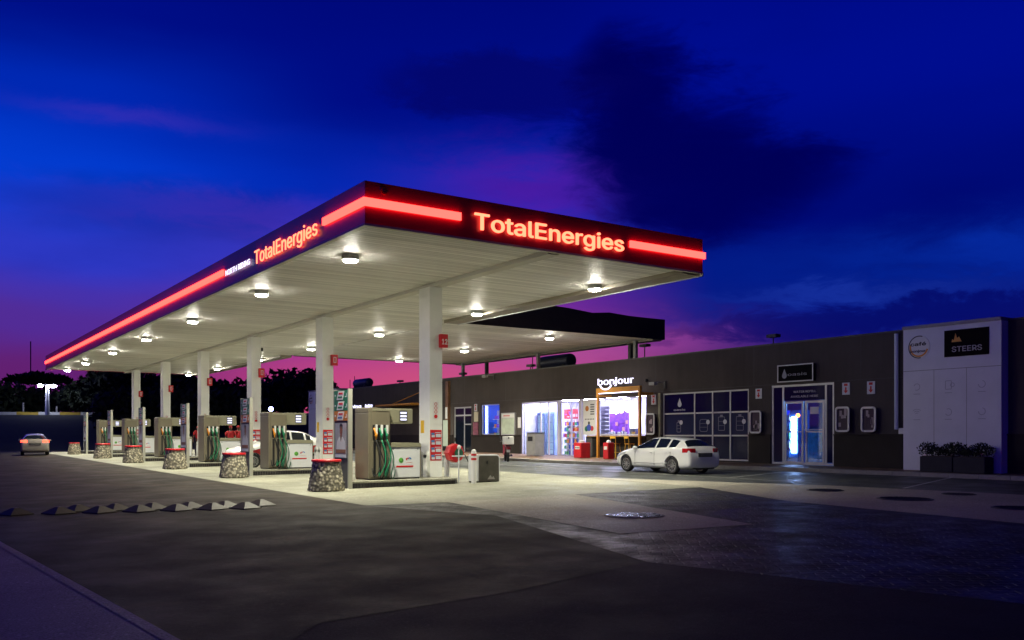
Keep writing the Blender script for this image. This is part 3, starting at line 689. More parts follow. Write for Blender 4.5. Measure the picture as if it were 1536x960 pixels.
# frames -------------------------------------------------------------
def window(face_at, y0, y1, z0, z1, vs=(), hs=(), w=.06, frame_m=M_ALU, pane_m=M_GLASS, parent=sb, name='window'):
    m = MB(); m.frame('X', face_at, y0, y1, z0, z1, w, .0, .08)
    for v in vs: m.box(face_at + .004, face_at + .076, v - w / 2, v + w / 2, z0 + w, z1 - w)
    for h in hs: m.box(face_at + .008, face_at + .072, y0 + w, y1 - w, h - w / 2, h + w / 2)
    o = m.build(name, frame_m, parent)
    MB().box(face_at + .036, face_at + .044, y0 + w * .5, y1 - w * .5, z0 + w * .5, z1 - w * .5).build('pane', pane_m, o)
    return o
zf = .32
dw = window(BX + .06, YD[0], YD[1], zf, 3.58, (YD[0] + 1.0,), (3.0,), .1, M_ALU, M_DGLASS, name='side_door')
MB().box(BX + .1, BX + .17, YD[0] + .1, YD[0] + 1.0, 1.5, 1.58).build('crossbar', M_ALU, dw)
MB().box(BX + .0, BX + .05, YD[1] - .18, YD[1] - .1, 1.2, 1.5).build('handle', M_DGREY, dw)
MB().box(BX + .05, BX + .17, YD[0] + .1, YD[0] + 1.0, 2.35, 2.43).build('crossbar', M_ALU, dw)
window(BX + .08, YW1[0], YW1[1], 1.70, 3.64, (YW1[1] - .55,), (), .05)
M_VFR = mat('lilac_frame', (.62, .60, .72), .35)
en = window(BX + .05, FY(836), YE[1], zf, 3.64, (FY(810), FY(822)), (), .08, M_VFR, name='glazed_screen')
MB().box(BX - .0, BX + .2, FY(839.5), FY(836), .3, 3.66).build('pillar', M_VFR, sb)
dr = window(BX + .05, FY(868.5), FY(839.5), zf, 3.60, (FY(855.5),), (), .08, M_VFR, name='sliding_door')
MB().box(BX - .02, BX + .14, FY(873), FY(868.5), .3, 3.66).build('pillar', M_VFR, sb)
window(BX + .05, YE[0], FY(873), zf, 3.62, (), (), .06, M_VFR, name='glazed_screen')
window(BX + .05, YC[0], YC[1], 1.64, 3.64, (FY(897.5),), (), .06, M_VFR, name='window')
MB().box(BX - .45, BX + .2, YC[0] - .02, YC[1] - .5, 1.56, 1.62).build('window_counter', mat('counter_wood', (.35, .24, .12), .4), sb)
# navy glazing
oz = window(BX + .03, YO[0], YO[1], .46, 3.72, (FY(1041), FY(1068), FY(1094.5)), (2.70, 1.62), .07, M_ALU, M_NAVY, name='navy_glazing')
vsx = [YO[1], FY(1041), FY(1068), FY(1094.5), YO[0]]
for i in range(4):
    MB().box(BX + .055, BX + .064, vsx[i + 1] + .05, vsx[i] - .05, 1.67, 2.655).build('tinted_panel', M_NAVY2, oz)
ic = MB(); at = BX + .0535
cy_ = (vsx[0] + vsx[1]) / 2 
def drop(mb, at, cy, z, s, t=.004):
    pts = []
    for i in range(21):
        a = R(-235 + 290 * i / 20) if False else R(150 + 240 * i / 20)
        pts.append((cy + s * math.cos(a), z + s * math.sin(a)))
    pts.append((cy, z + s * 2.4)); mb.poly('X', at, pts, t)
lg = MB(); drop(lg, BX + .060, cy_ - .05, 3.15, .13); add_text(lg, 'oasis', 'X', BX + .060, cy_ + .35, cy_ - .43, 2.84, .13, .006, .01)
lg.build('lettering', M_WINK, oz)
def rrect(mb, at, u0, u1, z0, z1, r, w, t=.004):
    pts_o, pts_i = [], []
    for (cu, cz, a0) in ((u1 - r, z1 - r, 0), (u0 + r, z1 - r, 90), (u0 + r, z0 + r, 180), (u1 - r, z0 + r, 270)):
        for i in range(5):
            a = R(a0 + i * 22.5); pts_o.append((cu + r * math.cos(a), cz + r * math.sin(a))); ri = max(r - w, .001); pts_i.append((cu + ri * math.cos(a), cz + ri * math.sin(a)))
    n = len(pts_o); V = [(at - t, *p) for p in pts_o] + [(at - t, *p) for p in pts_i] + [(at, *p) for p in pts_o] + [(at, *p) for p in pts_i]; F = []
    for i in range(n):
        j = (i + 1) % n; F += [(i, j, n + j, n + i), (i, j, 2 * n + j, 2 * n + i), (n + i, n + j, 3 * n + j, 3 * n + i)]
    mb.add(V, F)
icn = MB()
for i, (hw, z0, z1, rr) in enumerate(((.14, 1.78, 2.28, .06), (.26, 1.80, 2.4, .12), (.2, 1.85, 2.5, .05), (.22, 1.85, 2.5, .05))):
    cc = (vsx[i] + vsx[i + 1]) / 2; rrect(icn, at, cc - hw, cc + hw, z0, z1, rr, .025)
    if i != 1: icn.panel('X', at, cc - hw * .4, cc + hw * .4, z1, z1 + .09, .004)
    for q in (.35, .65): icn.panel('X', at, cc - hw + .04, cc + hw - .04, z0 + (z1 - z0) * q, z0 + (z1 - z0) * q + .015, .004)
    MB().disc('X', at - .006, cc - hw - .02, 2.26, .11).build('icon_disc', M_WINK, oz)
icn.build('icon_outline', mat('faint_print', (.16, .17, .25), .5), oz)
# water door
wd = window(BX + .03, YP[0], YP[1], .38, 3.80, (FY(1174), FY(1238)), (), .09, M_ALU, M_GLASS, name='refill_door')
MB().box(BX + .055, BX + .064, FY(1174) + .04, YP[1] - .08, .5, 3.70).build('navy_panel', M_NAVY, wd)
MB().box(BX + .055, BX + .064, YP[0] + .08, FY(1238) - .04, .5, 3.70).build('navy_panel', M_NAVY, wd)
MB().box(BX + .055, BX + .064, FY(1238) + .04, FY(1174) - .04, 3.12, 3.72).build('navy_panel', M_NAVY, wd)
tx = MB(); add_text(tx, 'WATER REFILL', 'X', BX + .052, FY(1189), FY(1223), 3.44, .12, .005); add_text(tx, 'AVAILABLE HERE', 'X', BX + .052, FY(1185), FY(1226), 3.24, .12, .005)
tx.build('lettering', M_WINK, wd)
for a, b in ((FY(1237), FY(1206.5)), (FY(1205.5), FY(1175.5))):
    lf_ = MB(); lf_.frame('X', BX + .02, a + .03, b - .03, .42, 3.08, .09, 0, .05); lf_.box(BX + .024, BX + .066, a + .12, b - .12, 1.75, 1.80)
    lf_ = lf_.build('door_leaf', M_ALU, wd)
    MB().cyl((BX - .02, (a if a < 24 else b) * .0 + (b - .08 if a < 24 else a + .08), 1.3), (BX - .02, (b - .08 if a < 24 else a + .08), 1.8), .015, seg=8).build('handle', M_CHR, lf_)
MB().box(BX + .012, BX + .018, FY(1228), FY(1215), 2.52, 2.82).build('door_notice', M_WINK, wd)
oi = MB(); oi.box(BX + .3, 34.8, 22.4, 22.5, .3, 3.3); oi.box(BX + .3, 34.8, 26.9, 27.0, .3, 3.3); oi.box(34.8, 34.9, 22.4, 27.0, .3, 3.3); oi.box(BX + .3, 34.8, 22.5, 26.9, 3.3, 3.4)
oi.build('interior_wall', mat('refill_blue_wall', (.03, .12, .34), .5), sb)
# posts below: pilaster edges
MB().box(BX - .10, BX - .003, YO[1] + .06, YO[1] + .22, .0, 3.75).build('pilaster', M_TAUPE2, sb)
# sign letters
for w_, a_, b_ in (('Training', 72.0, 68.3), ('Academy', 67.5, FY(559))):
    tx = MB(); add_text(tx, w_, 'X', BX - .01, a_, b_, 3.95, .34, .04, .012); tx.build('lit_lettering', M_EWHT, sb)

# fridge in the water shop
fr = thing('display_fridge', 'glass fronted drinks fridge with a bright white tube inside the blue lit water shop', 'fridge', (33.1, 25.4, .30), world=True)
fA, fB = FY(1197, 32.8), FY(1172, 32.8)
MB().box(32.8, 33.6, fA, fB, .31, 2.75).build('cabinet', mat('fridge_body', (.08, .22, .6), .4), fr)
MB().box(32.74, 32.797, FY(1194, 32.75), FY(1187, 32.75), .85, 2.45).build('light_tube', emat('tube_blue_white', (.36, .56, 1.), 26.), fr)
q = MB(); fS = FY(1185.5, 32.7)
for j in range(5): q.box(32.7, 32.797, fS, fB, .6 + j * .42, .63 + j * .42)
q.build('shelf', M_CHR, fr)
MB().box(32.77, 32.797, FY(1184, 32.77), fB, 2.5, 2.74).build('header_sign', emat('fridge_header_blue', (.02, .05, 1.), 1.2), fr)
rnd = random.Random(3)
bcol = [mat('bottle_blue', (.05, .3, .7), .2), mat('bottle_clear', (.5, .6, .7), .2), mat('bottle_green', (.1, .45, .2), .2)]
bt = []
for j in range(5):
    for i in range(4):
        m = MB(); z = .635 + j * .42; y = fS + .08 + i * .15
        m.lathe([(.05, 0), (.05, .2), (.02, .27), (.02, .31)], (0, 0, 0), 8)
        o = m.build('drink_bottle', bcol[(i + j) % 3], loc=(32.73, y, z)); o['label'] = '%s drink bottle on the %s shelf of the blue lit fridge' % (['blue', 'clear', 'green'][(i + j) % 3], ['lowest', 'second', 'third', 'fourth', 'topmost'][j]); o['category'] = 'bottle'; o['group'] = 'bottles in the water shop fridge'
tag(MB().cyl((33.4, 24.2, 3.2), (33.4, 23.2, 3.2), .04, seg=8).build('ceiling_lamp', emat('blue_lamp', (.15, .4, 1.), 130.), loc=(0, 0, 0)), 'short blue tube lamp under the ceiling inside the water shop', 'lamp')
for y, z, cc, lab in ((FY(1197, 32.2), FZ(1197, 623, 32.2), (1., .25, .05), 'small orange lamp glowing behind the middle of the water shop doors'),):
    tag(MB().ball((32.2, y, z), .09).build('wall_lamp', emat('orange_lamp', cc, 9.), loc=(0, 0, 0)), lab, 'lamp')
cwk = thing('service_counter', 'blue front counter behind the right leaf of the water shop doors', 'counter', (33.0, 23.5, .3), world=True)
cA, cB = FY(1240, 32.6), FY(1208, 32.6)
MB().box(32.6, 33.2, cA, cB, .31, 1.85).build('front', mat('counter_blue', (.04, .35, .75), .4, var=.4, vscale=5), cwk); MB().box(32.5, 33.3, cA, cB, 1.852, 1.90).build('top', M_WHP, cwk)

# oasis box sign over the door
osn = thing('box_sign', 'black box sign with a pale frame and drop emblem above the water shop door', 'sign', (31.3, 24.6, 3.9), world=True)
MB().box(31.28, 31.45, 23.7, 25.5, 3.92, 4.62).build('box', mat('matte_black', (.008, .008, .009), .85, spec=.05), osn)
q = MB(); q.frame('X', 31.279, 23.68, 25.52, 3.90, 4.64, .045, .015); q.build('rim', M_ALU, osn)
q = MB(); drop(q, 31.278, 25.15, 4.18, .12); add_text(q, 'oasis', 'X', 31.278, 24.98, 24.0, 4.16, .17, .006); q.build('lettering', mat('dim_print', (.3, .31, .36), .5), osn)
MB().box(31.45, 31.5, 24.4, 24.8, 4.1, 4.4).build('bracket', M_DGREY, osn)

# rounded poster frames and arrow signs
def poster(px0, y0, y1, label):
    w = .62; yc = FY(px0, 31.35); z0 = FZ(px0, y1, 31.35); z1 = FZ(px0, y0, 31.35)
    t = thing('poster_frame', label, 'poster frame', (31.4, yc, z0), world=True, group='rounded poster frames on the shop wall')
    q = MB(); rrect(q, 31.27, yc - .33, yc + .33, z0, z1, .14, .075, .05); q.build('chrome_rim', M_ALU, t)
    q = MB(); q.box(31.275, 31.40, yc - .27, yc + .27, z0 + .05, z1 - .05); q.box(31.40, 31.497, yc - .15, yc + .15, z0 + .2, z1 - .2)
    q.build('panel', mat('poster_dark', (.06, .045, .06), .2), t)
    q = MB(); r_ = random.Random(px0)
    for j in range(5):
        a = r_.uniform(-.2, .1); b = r_.uniform(z0 + .1, z1 - .35); q.panel('X', 31.274, yc + a, yc + a + r_.uniform(.05, .14), b, b + r_.uniform(.1, .3), .003)
    q.build('print', mat('poster_print', (.3, .24, .28), .4), t)
poster(977.5, 620, 652, 'rounded chrome poster frame between the cafe window and the navy glazing')
poster(1135.5, 616, 650, 'rounded chrome poster frame between the navy glazing and the water shop door')
poster(1266, 610, 648, 'rounded chrome poster frame just right of the water shop door')
poster(1305, 610, 648, 'rounded chrome poster frame nearest the white downpipe')
def arrow(px0, y0, y1, label):
    yc = FY(px0); z0 = FZ(px0, y1); z1 = FZ(px0, y0)
    t = thing('arrow_sign', label, 'sign', (31.49, yc, z0), world=True, group='small red arrow signs on the shop wall')
    MB().box(31.47, 31.497, yc - .17, yc + .17, z0, z1).build('plate', M_WINK, t)
    q = MB(); h = z1 - z0
    q.poly('X', 31.468, [(yc - .1, z0 + h * .35), (yc + .1, z0 + h * .35), (yc, z0 + h * .1)], .004); q.panel('X', 31.468, yc - .035, yc + .035, z0 + h * .35, z0 + h * .62, .004); q.panel('X', 31.468, yc - .08, yc + .08, z0 + h * .72, z0 + h * .92, .004)
    q.build('arrow', M_PRED, t)
arrow(981, 592, 607, 'small red arrow sign above the poster frame beside the cafe window')
arrow(1138.5, 583, 598, 'small red arrow sign left of the water shop door')
arrow(1269.5, 574, 592, 'small red arrow sign just right of the water shop door')
arrow(1307, 572, 591, 'small red arrow sign nearest the white downpipe')
arrow(714, 606, 617, 'small red arrow sign between the side door and the small lit window')
nb2 = thing('notice_board', 'lit notice board with pale green sheet beside the small lit window', 'notice board', (31.45, 46.5, 1.7), world=True)
MB().box(31.40, 31.497, 45.72, 47.25, 1.66, 3.05).build('frame', M_ALU, nb2)
MB().box(31.385, 31.398, 45.8, 47.17, 1.72, 2.70).build('sheet', mat('pale_green_sheet', (.5, .58, .46), .5, var=.2, vscale=2), nb2)
q = MB(); q.box(31.385, 31.398, 45.8, 47.17, 2.74, 2.99); q.build('header', M_WGRIP, nb2)
q = MB(); 
for i in range(6): q.panel('X', 31.384, 46.95 - i * .12, 46.87 - i * .12, 2.83, 2.91, .003)
q.build('red_print', M_PRED, nb2)
tag(MB().box(31.47, 31.497, 45.2, 45.5, 2.1, 2.75).build('wall_notice', M_WGRIP, loc=(0, 0, 0)), 'small white notice between the notice board and the glass entrance', 'notice')
pn = thing('wall_posters', 'pale board over a dark red poster between the side door and the small lit window', 'poster', (31.48, 50.4, 1.6), world=True)
MB().box(31.46, 31.497, 50.1, 50.6, 2.55, 3.2).build('upper_board', mat('cream_board', (.6, .57, .42), .5), pn)
MB().box(31.45, 31.497, 50.1, 50.7, 1.6, 2.5).build('lower_poster', mat('maroon_poster', (.25, .08, .12), .4, var=.5, vscale=6), pn)

# café frame with the lit name
cf = thing('cafe_frame', 'orange timber portal frame in front of the cafe window carrying the glowing shop name', 'frame', (30.6, 35, gz(30.6, 35)), world=True)
FX_ = 30.6
for y in (36.75, 33.5): MB().box(FX_ - .06, FX_ + .06, y - .06, y + .06, gz(30.6, y) + .145, 3.86).build('post', M_OFRAME, cf)
for y in (36.75, 33.5): MB().box(FX_ + .06, 31.497, y - .05, y + .05, 3.68, 3.80).build('side_rail', M_OFRAME, cf)
MB().box(FX_ - .07, FX_ + .07, 33.42, 36.83, 3.862, 4.12).build('beam', M_OFRAME, cf)
tx = MB(); add_text(tx, 'bonjour', 'X', FX_ - .10, 36.62, 33.85, 4.28, .47, .03, .008); 
tx.ring('X', FX_ - .10, 36.0, 4.42, .55, .10, .03, 20, 205, 335, rz=.42)
tx.build('lit_lettering', emat('name_letters', (.80, .76, 1.), 2.4), cf)
MB().box(FX_ + .0, FX_ + .05, 33.6, 36.7, 3.83, 3.858).build('light_strip', emat('frame_strip', (.8, .76, 1.), 6.), cf)
tag(MB().ball((32.2, FY(943.5, 32.2), FZ(943.5, 611, 32.2)), .28, seg=20, rings=12).build('globe_lamp', emat('globe_white', (.9, .88, 1.), 5.), loc=(0, 0, 0), smooth='all'), 'large white globe lamp hanging in the cafe window', 'lamp')
cs = thing('neon_sign', 'glowing white neon script above the purple panel inside the cafe window', 'neon sign', (34.6, FY(925, 34.6), 2.6), world=True)
X_ = 34.6; ya_, yb_ = FY(942, X_), FY(913, X_)
MB().box(X_, X_ + .1, ya_, yb_, 1.5, 3.15).build('purple_panel', mat('purple_panel', (.16, .03, .34), .4, var=.5, vscale=3), cs)
q = MB(); add_text(q, 'bonjour', 'X', X_ - .02, FY(914, X_), FY(936, X_), 2.95, .34, .05, .02); q.build('neon_script', emat('neon_violet', (.85, .76, 1.), 9.), cs)
q = MB()
for i, (a_, z_) in enumerate(((.2, 1.75), (.9, 1.6), (1.5, 2.3), (.6, 2.2), (1.2, 1.9))): q.panel('X', X_ - .002, yb_ - a_, yb_ - a_ - .22, z_, z_ + .22, .004)
q.build('lit_menu', emat('menu_pink', (1., .45, .6), 1.3), cs)
ws = thing('wall_rack', 'pale wall rack of thin shelves at the left of the cafe window', 'rack', (33.2, FY(905, 33.2), .3), world=True)
q = MB(); y0_, y1_ = FY(912, 33.2), FY(899, 33.2)
q.box(33.3, 33.34, y0_, y1_, .31, 3.3); q.build('back', mat('rack_grey', (.36, .34, .42), .5), ws)
q = MB()
for i in range(9): q.box(33.0, 33.297, y0_, y1_, 1.3 + i * .22, 1.33 + i * .22)
q.build('shelves', MATS['interior_white'], ws)
tag(MB().box(32.3, 32.7, FY(955, 32.4), FY(946, 32.4), 1.625, 2.0).build('coffee_machine', mat('machine_navy', (.03, .04, .14), .3), loc=(0, 0, 0), bevel=.03), 'small dark blue coffee machine at the right end of the cafe counter', 'machine')
MB().box(32.0, 33.0, 34.1, 38.5, 1.55, 1.62).build('inner_counter', M_WGRIP, sb)
q = MB(); q.lathe([(.04, 0), (.09, .12), (.11, .2)], (32.2, FY(950, 32.2), 1.625), 10); tag(q.build('flower_pot', M_YEL, loc=(0, 0, 0)), 'small yellow pot on the cafe counter beside the coffee machine', 'pot')
for i, p_ in enumerate((917, 921, 928, 933, 938)):
    q = MB(); q.lathe([(.07, 0), (.075, .18 + .03 * (i % 2)), (.05, .2 + .03 * (i % 2))], (32.3, FY(p_, 32.3), 1.625), 10); tag(q.build('white_cup', M_WGRIP, loc=(0, 0, 0)), 'white takeaway cup standing on the cafe counter', 'cup', 'white cups on the cafe counter')
# shelving with packets, counter goods
M_SHELF = mat('shelf_white', (.65, .65, .7), .4)
pk_cols = [mat('packet_%s' % n, c, .4) for n, c in (('red', (.55, .03, .04)), ('blue', (.05, .1, .5)), ('cream', (.6, .55, .5)), ('violet', (.3, .1, .45)), ('green', (.05, .35, .12)), ('orange', (.7, .25, .03)))]
pk_names = ['red', 'blue', 'cream', 'violet', 'green', 'orange']
proto_pk = {}
def shelf_unit(x, y0, y1, levels, label, h=2.1):
    t = thing('shelf_unit', label, 'shelf', (x, (y0 + y1) / 2, .3), world=True)
    MB().box(x + .35, x + .4, y0, y1, .31, h + .3).build('back_panel', M_SHELF, t)
    for j in range(levels):
        z = .45 + j * (h - .2) / levels
        MB().box(x, x + .348, y0, y1, z, z + .03).build('shelf', M_SHELF, t)
        y = y0 + .05
        while y < y1 - .15:
            k = rnd.randrange(6); w = .13 + .03 * (k % 3)
            if k not in proto_pk:
                m = MB().box(-.06, .06, -w / 2, w / 2, 0, .2 + .03 * (k % 2)); o = m.build('packet', pk_cols[k], loc=(x + .1, y + w / 2, z + .031)); proto_pk[k] = o
            else:
                o = proto_pk[k].copy(); COL.objects.link(o); o.location = (x + .1, y + w / 2, z + .031)
            o['label'] = '%s grocery packet on the %s level of the %s' % (pk_names[k], ['lowest', 'second', 'third', 'fourth', 'fifth', 'top'][j], label.split(' behind ')[0]); o['category'] = 'packet'; o['group'] = 'packets on the shop shelves'
            y += w + .06
shelf_unit(33.2, FY(856, 33.2), FY(843, 33.2), 6, 'left gondola shelf behind the sliding door with mixed packets', 2.3)
shelf_unit(33.2, FY(868, 33.2), FY(857.5, 33.2), 6, 'right gondola shelf behind the sliding door with mixed packets', 2.3)
shelf_unit(32.6, FY(746, 32.6), FY(739, 32.6), 5, 'blue lit shelf behind the small window with mixed packets', 3.0)
shelf_unit(33.6, FY(801, 33.6), FY(788, 33.6), 3, 'low shelf behind the glazed entrance screen with mixed packets', 1.2)
# posters hanging in the shop
def poster_in(name, label, x, y0, y1, z0, z1, base, blobs, seed):
    t = thing(name, label, 'poster', (x, (y0 + y1) / 2, z0), world=True)
    MB().box(x, x + .02, y0, y1, z0, z1).build('sheet', base, t); r_ = random.Random(seed)
    for m_ in blobs:
        q = MB()
        for i in range(4):
            a = r_.uniform(y0 + .02, y1 - .25); b = r_.uniform(z0 + .05, z1 - .25); q.panel('X', x - .001, a, a + r_.uniform(.08, .24), b, b + r_.uniform(.05, .2), .004)
        q.build('print', m_, t)
dp = thing('door_poster', 'tall white window poster with orange disc and coloured emblem right of the sliding door', 'poster', (BX + .2, 38.3, 1.7), world=True)
pX = BX - .03; pA, pB = FY(894, pX), FY(875, pX)
MB().box(pX, pX + .02, pA, pB, 1.66, 3.58).build('sheet', M_WGRIP, dp)
MB().disc('X', pX - .001, pB - .33, 3.12, .15, .004).build('orange_disc', M_PORG, dp)
q = MB()
for i in range(5): q.panel('X', pX - .001, pB - .62 - .0 * i, pB - .95, 2.78 + .13 * i, 2.84 + .13 * i, .004)
for i in range(6): q.panel('X', pX - .001, pB - .15 - i * .14, pB - .23 - i * .14, 2.50, 2.56, .004)
q.build('dark_print', M_DGREY, dp)
for c_, u_, z_, r_ in ((M_PGRN, .28, 2.0, .15), (MATS['packet_blue'], .50, 2.06, .19), (MATS['packet_red'], .76, 2.02, .14), (M_DGREY, .50, 2.32, .09)): MB().disc('X', pX - .002 - r_ * .01, pB - u_, z_, r_, .004).build('emblem', c_, dp)
poster_in('hanging_poster', 'red and violet hanging poster above the shelf behind the sliding door', 33.0, FY(867, 33.0), FY(846, 33.0), 2.62, 3.2, MATS['packet_red'], [MATS['packet_violet'], M_WGRIP], 5)
gd_ = thing('glass_door_cooler', 'pale blue double door cooler with bright shelves behind the glazed entrance screen', 'cooler', (33.4, FY(817, 33.4), .3), world=True)
yA, yB = FY(831, 33.4), FY(805, 33.4); X_ = 33.4
MB().box(X_ + .05, X_ + .6, yA, yB, .31, 3.1).build('cabinet', mat('cooler_body', (.30, .42, .72), .3), gd_)
for a_, b_ in ((yA, (yA + yB) / 2 - .02), ((yA + yB) / 2 + .02, yB)):
    q = MB(); q.frame('X', X_ + .03, a_ + .03, b_ - .03, .4, 3.0, .10, .0, .018); o_ = q.build('door', mat('cooler_frame', (.16, .25, .5), .3), gd_)
    MB().box(X_ + .035, X_ + .047, a_ + .13, b_ - .13, .5, 2.9).build('lit_pane', emat('cooler_pane', (.55, .72, 1.), .8), o_)
q = MB()
for i in range(5): q.box(X_ + .02, X_ + .032, yA + .13, yB - .13, .75 + i * .42, .78 + i * .42)
q.build('shelf_edges', MATS['cooler_frame'], gd_)

def stool(x, y, label):
    t = thing('bar_stool', label, 'stool', (x, y, gz(x, y) + .15), group='bar stools under the cafe counter')
    q = MB(); q.box(-.19, .19, -.19, .19, .74, .78); q.build('seat', M_OFRAME, t)
    for a in (-1, 1):
        for b in (-1, 1): MB().cyl((a * .15, b * .15, .74), (a * .21, b * .21, 0), .014, seg=6).build('leg', M_YEL, t)
    q = MB()
    for a in (-1, 1): q.cyl((a * .18, -.18, .3), (a * .18, .18, .3), .011, seg=6); q.cyl((-.18, a * .18, .3), (.18, a * .18, .3), .011, seg=6)
    q.build('footrest', M_YEL, t)
    q = MB(); q.cyl((-.17, -.17, .76), (-.2, -.17, 1.15), .012, seg=6); q.cyl((-.17, .17, .76), (-.2, .17, 1.15), .012, seg=6); q.box(-.22, -.19, -.18, .18, 1.03, 1.15); q.build('backrest', M_YEL, t)
    t.rotation_euler.z = R(8) if y > 35 else R(-5)
stool(30.95, 35.75, 'yellow framed bar stool left under the cafe counter')
stool(30.95, 34.65, 'yellow framed bar stool right under the cafe counter nearest the white car')

def red_bin(pxc, w, top, bot, label, wide):
    x = 29.6; y = FY(pxc, x); z = gz(x, y) + .15; 
    t = thing('red_bin', label, 'bin', (x, y, z))
    h = FZ(pxc, top, x) - z
    MB().box(-w / 2, w / 2, -w / 2, w / 2, 0.02, h).build('body', M_RED, t, bevel=.03)
    MB().box(-w / 2 - .008, -w / 2 - .002, -w * .3, w * .3, h * .58, h * .78).build('label_plate', M_WGRIP, t)
    q = MB(); q.lathe([(w * .30, 0), (w * .26, .08), (w * .1, .14)], (0, 0, h), 16); q.build('lid', M_WHP if not wide else M_GREY, t, smooth=True)
    if wide:
        q = MB(); 
        for i in range(4): q.panel('X', -w / 2 - .009, .16 - i * .09, .10 - i * .09, h * .64, h * .72, .004)
        q.build('print', M_DGREEN, t)
red_bin(873, .62, 664, 691, 'wide red bin with a white label just right of the sliding door', True)
red_bin(913, .40, 664, 693, 'narrow red bin with a round lid under the cafe frame', False)
gb = thing('waste_bin', 'grey upright waste bin standing in front of the glazed entrance screen', 'bin', (29.6, FY(803, 29.6), gz(29.6, 42) + .15))
MB().box(-.35, .35, -.4, .4, .02, 1.28).build('body', M_GREY, gb, bevel=.04); MB().box(-.362, -.353, -.22, .22, .85, 1.1).build('opening', M_BLK, gb); MB().box(-.37, .37, -.42, .42, 1.282, 1.33).build('lid', M_DGREY, gb)
tag(MB().box(30.9, 31.2, FY(886, 31) - .25, FY(886, 31) + .25, gz(31, 38) + .16, 1.45).build('ash_bin', M_DGREY, loc=(0, 0, 0), bevel=.03), 'dark grey box bin against the wall under the window poster', 'bin')

# orange awning beam + banner at the far end
ab = thing('awning_beam', 'thin orange awning beam with a slanting brace on the far shop wall', 'awning', (31, 60, 3.8), world=True)
MB().box(30.2, 31.497, 57.2, 63.0, 3.86, 3.98).build('beam', M_OFRAME, ab)
MB().cyl((31.49, 57.6, 4.9), (30.3, 60.2, 3.98), .03, seg=6).build('brace', M_OFRAME, ab)
bn = thing('wall_banner', 'tall brown banner with an orange picture and a pale foot beside the side door', 'banner', (31.4, 53.9, .5), world=True)
MB().box(31.3, 31.497, 53.75, 54.1, 1.0, 5.4).build('board', mat('banner_brown', (.2, .10, .05), .5, var=.5, vscale=2), bn)
MB().box(31.28, 31.298, 53.75, 54.4, .9, 2.7).build('pale_panel', mat('pale_mint', (.5, .6, .5), .5), bn)
MB().box(31.27, 31.278, 53.78, 54.07, 2.8, 3.6).build('print', M_WGRIP, bn)

# white blocks at both ends
def white_block(y0, y1, ztop, label, cafe_c, st0, st1, icons):
    t = thing('pylon_block', label, 'building', (31.2, (y0 + y1) / 2, gz(31, (y0 + y1) / 2)), world=True)
    X = 31.05
    MB().box(X, 32.3, y0, y1, -.2, ztop).build('body', M_WBLK, t)
    MB().box(X - .04, 32.3, y0 - .0, y1 + .03, ztop + .002, ztop + .12).build('cap', M_GREY, t)
    q = MB(); n = 3
    for i in range(1, n): u = y0 + (y1 - y0) * i / n; q.box(X - .004, X - .001, u - .008, u + .008, .3, ztop - 1.55)
    q.box(X - .004, X - .001, y0, y1, ztop - 1.56, ztop - 1.54); q.build('panel_joint', M_GREY, t)
    zc = ztop - .68
    lg = MB().disc('X', X - .003, cafe_c, zc, .42, .02, 32).build('cafe_roundel', M_WGRIP, t)
    q = MB(); q.ring('X', X - .024, cafe_c, zc, .42, .035, .005, 30, -100, 110); add_text(q, 'café', 'X', X - .024, cafe_c + .33, cafe_c - .27, zc + .05, .17, .006, .025)
    add_text(q, 'bonjour', 'X', X - .024, cafe_c + .33, cafe_c - .27, zc - .19, .12, .006, .02); q.build('lettering', M_BLK, lg)
    q = MB(); q.ring('X', X - .024, cafe_c, zc, .37, .06, .005, 24, 195, 375); q.build('crescent', M_ORANGE, lg)
    sp = MB().box(X - .03, X - .003, st1, st0, zc - .45, zc + .5).build('grill_sign', mat('brown_black', (.010, .007, .008), .8, spec=.05), t)
    w = st0 - st1
    q = MB(); add_text(q, 'STEERS', 'X', X - .031, st0 - w * .18, st1 + w * .15, zc - .28, .26, .006, .01); q.build('lettering', mat('steers_print', (.5, .48, .46), .5), sp)
    fy = st0 - w * .28; q = MB()
    q.poly('X', X - .031, [(fy + .17, zc + .07), (fy + .15, zc + .18), (fy + .09, zc + .13), (fy + .03, zc + .38), (fy - .03, zc + .2), (fy - .1, zc + .25), (fy - .19, zc + .07)], .005)
    q.build('flame', M_ORANGE, sp)
    q = MB()
    if icons:
        for r_ in range(2):
            for i in range(3):
                u = y1 - (y1 - y0) * (i + .45) / 3; z = ztop - 2.15 - r_ * .95
                if r_ == 0 and i == 1: rrect(q, X - .002, u - .12, u + .12, z - .14, z + .18, .03, .02); q.ring('X', X - .002, u - .15, z + .02, .08, .02, .004, 14)
                elif r_ == 1 and i == 0:
                    for k in range(3): q.ring('X', X - .002, u, z - .08, .08 + k * .07, .018, .004, 12, 45, 135)
                else: q.ring('X', X - .002, u, z, .13, .02, .004, 16, 20 + 40 * i, 300 + 30 * i)
                q.panel('X', X - .002, u - .13, u + .13, z - .27, z - .25, .004)
        q.build('icons', mat('icon_grey', (.42, .42, .47), .5), t)
    return t
WX = 31.05
white_block(FY(1502, WX), FY(1355, WX), 5.56, 'pale clad pylon block with flame grill sign at the near end of the shop', FY(1379, WX), FY(1417, WX), FY(1484, WX), True)
white_block(FY(505, WX), FY(463, WX), 5.62, 'pale clad block at the far end of the shop, seen behind the pumps', FY(467, WX), FY(474, WX), FY(484.5, WX), False)
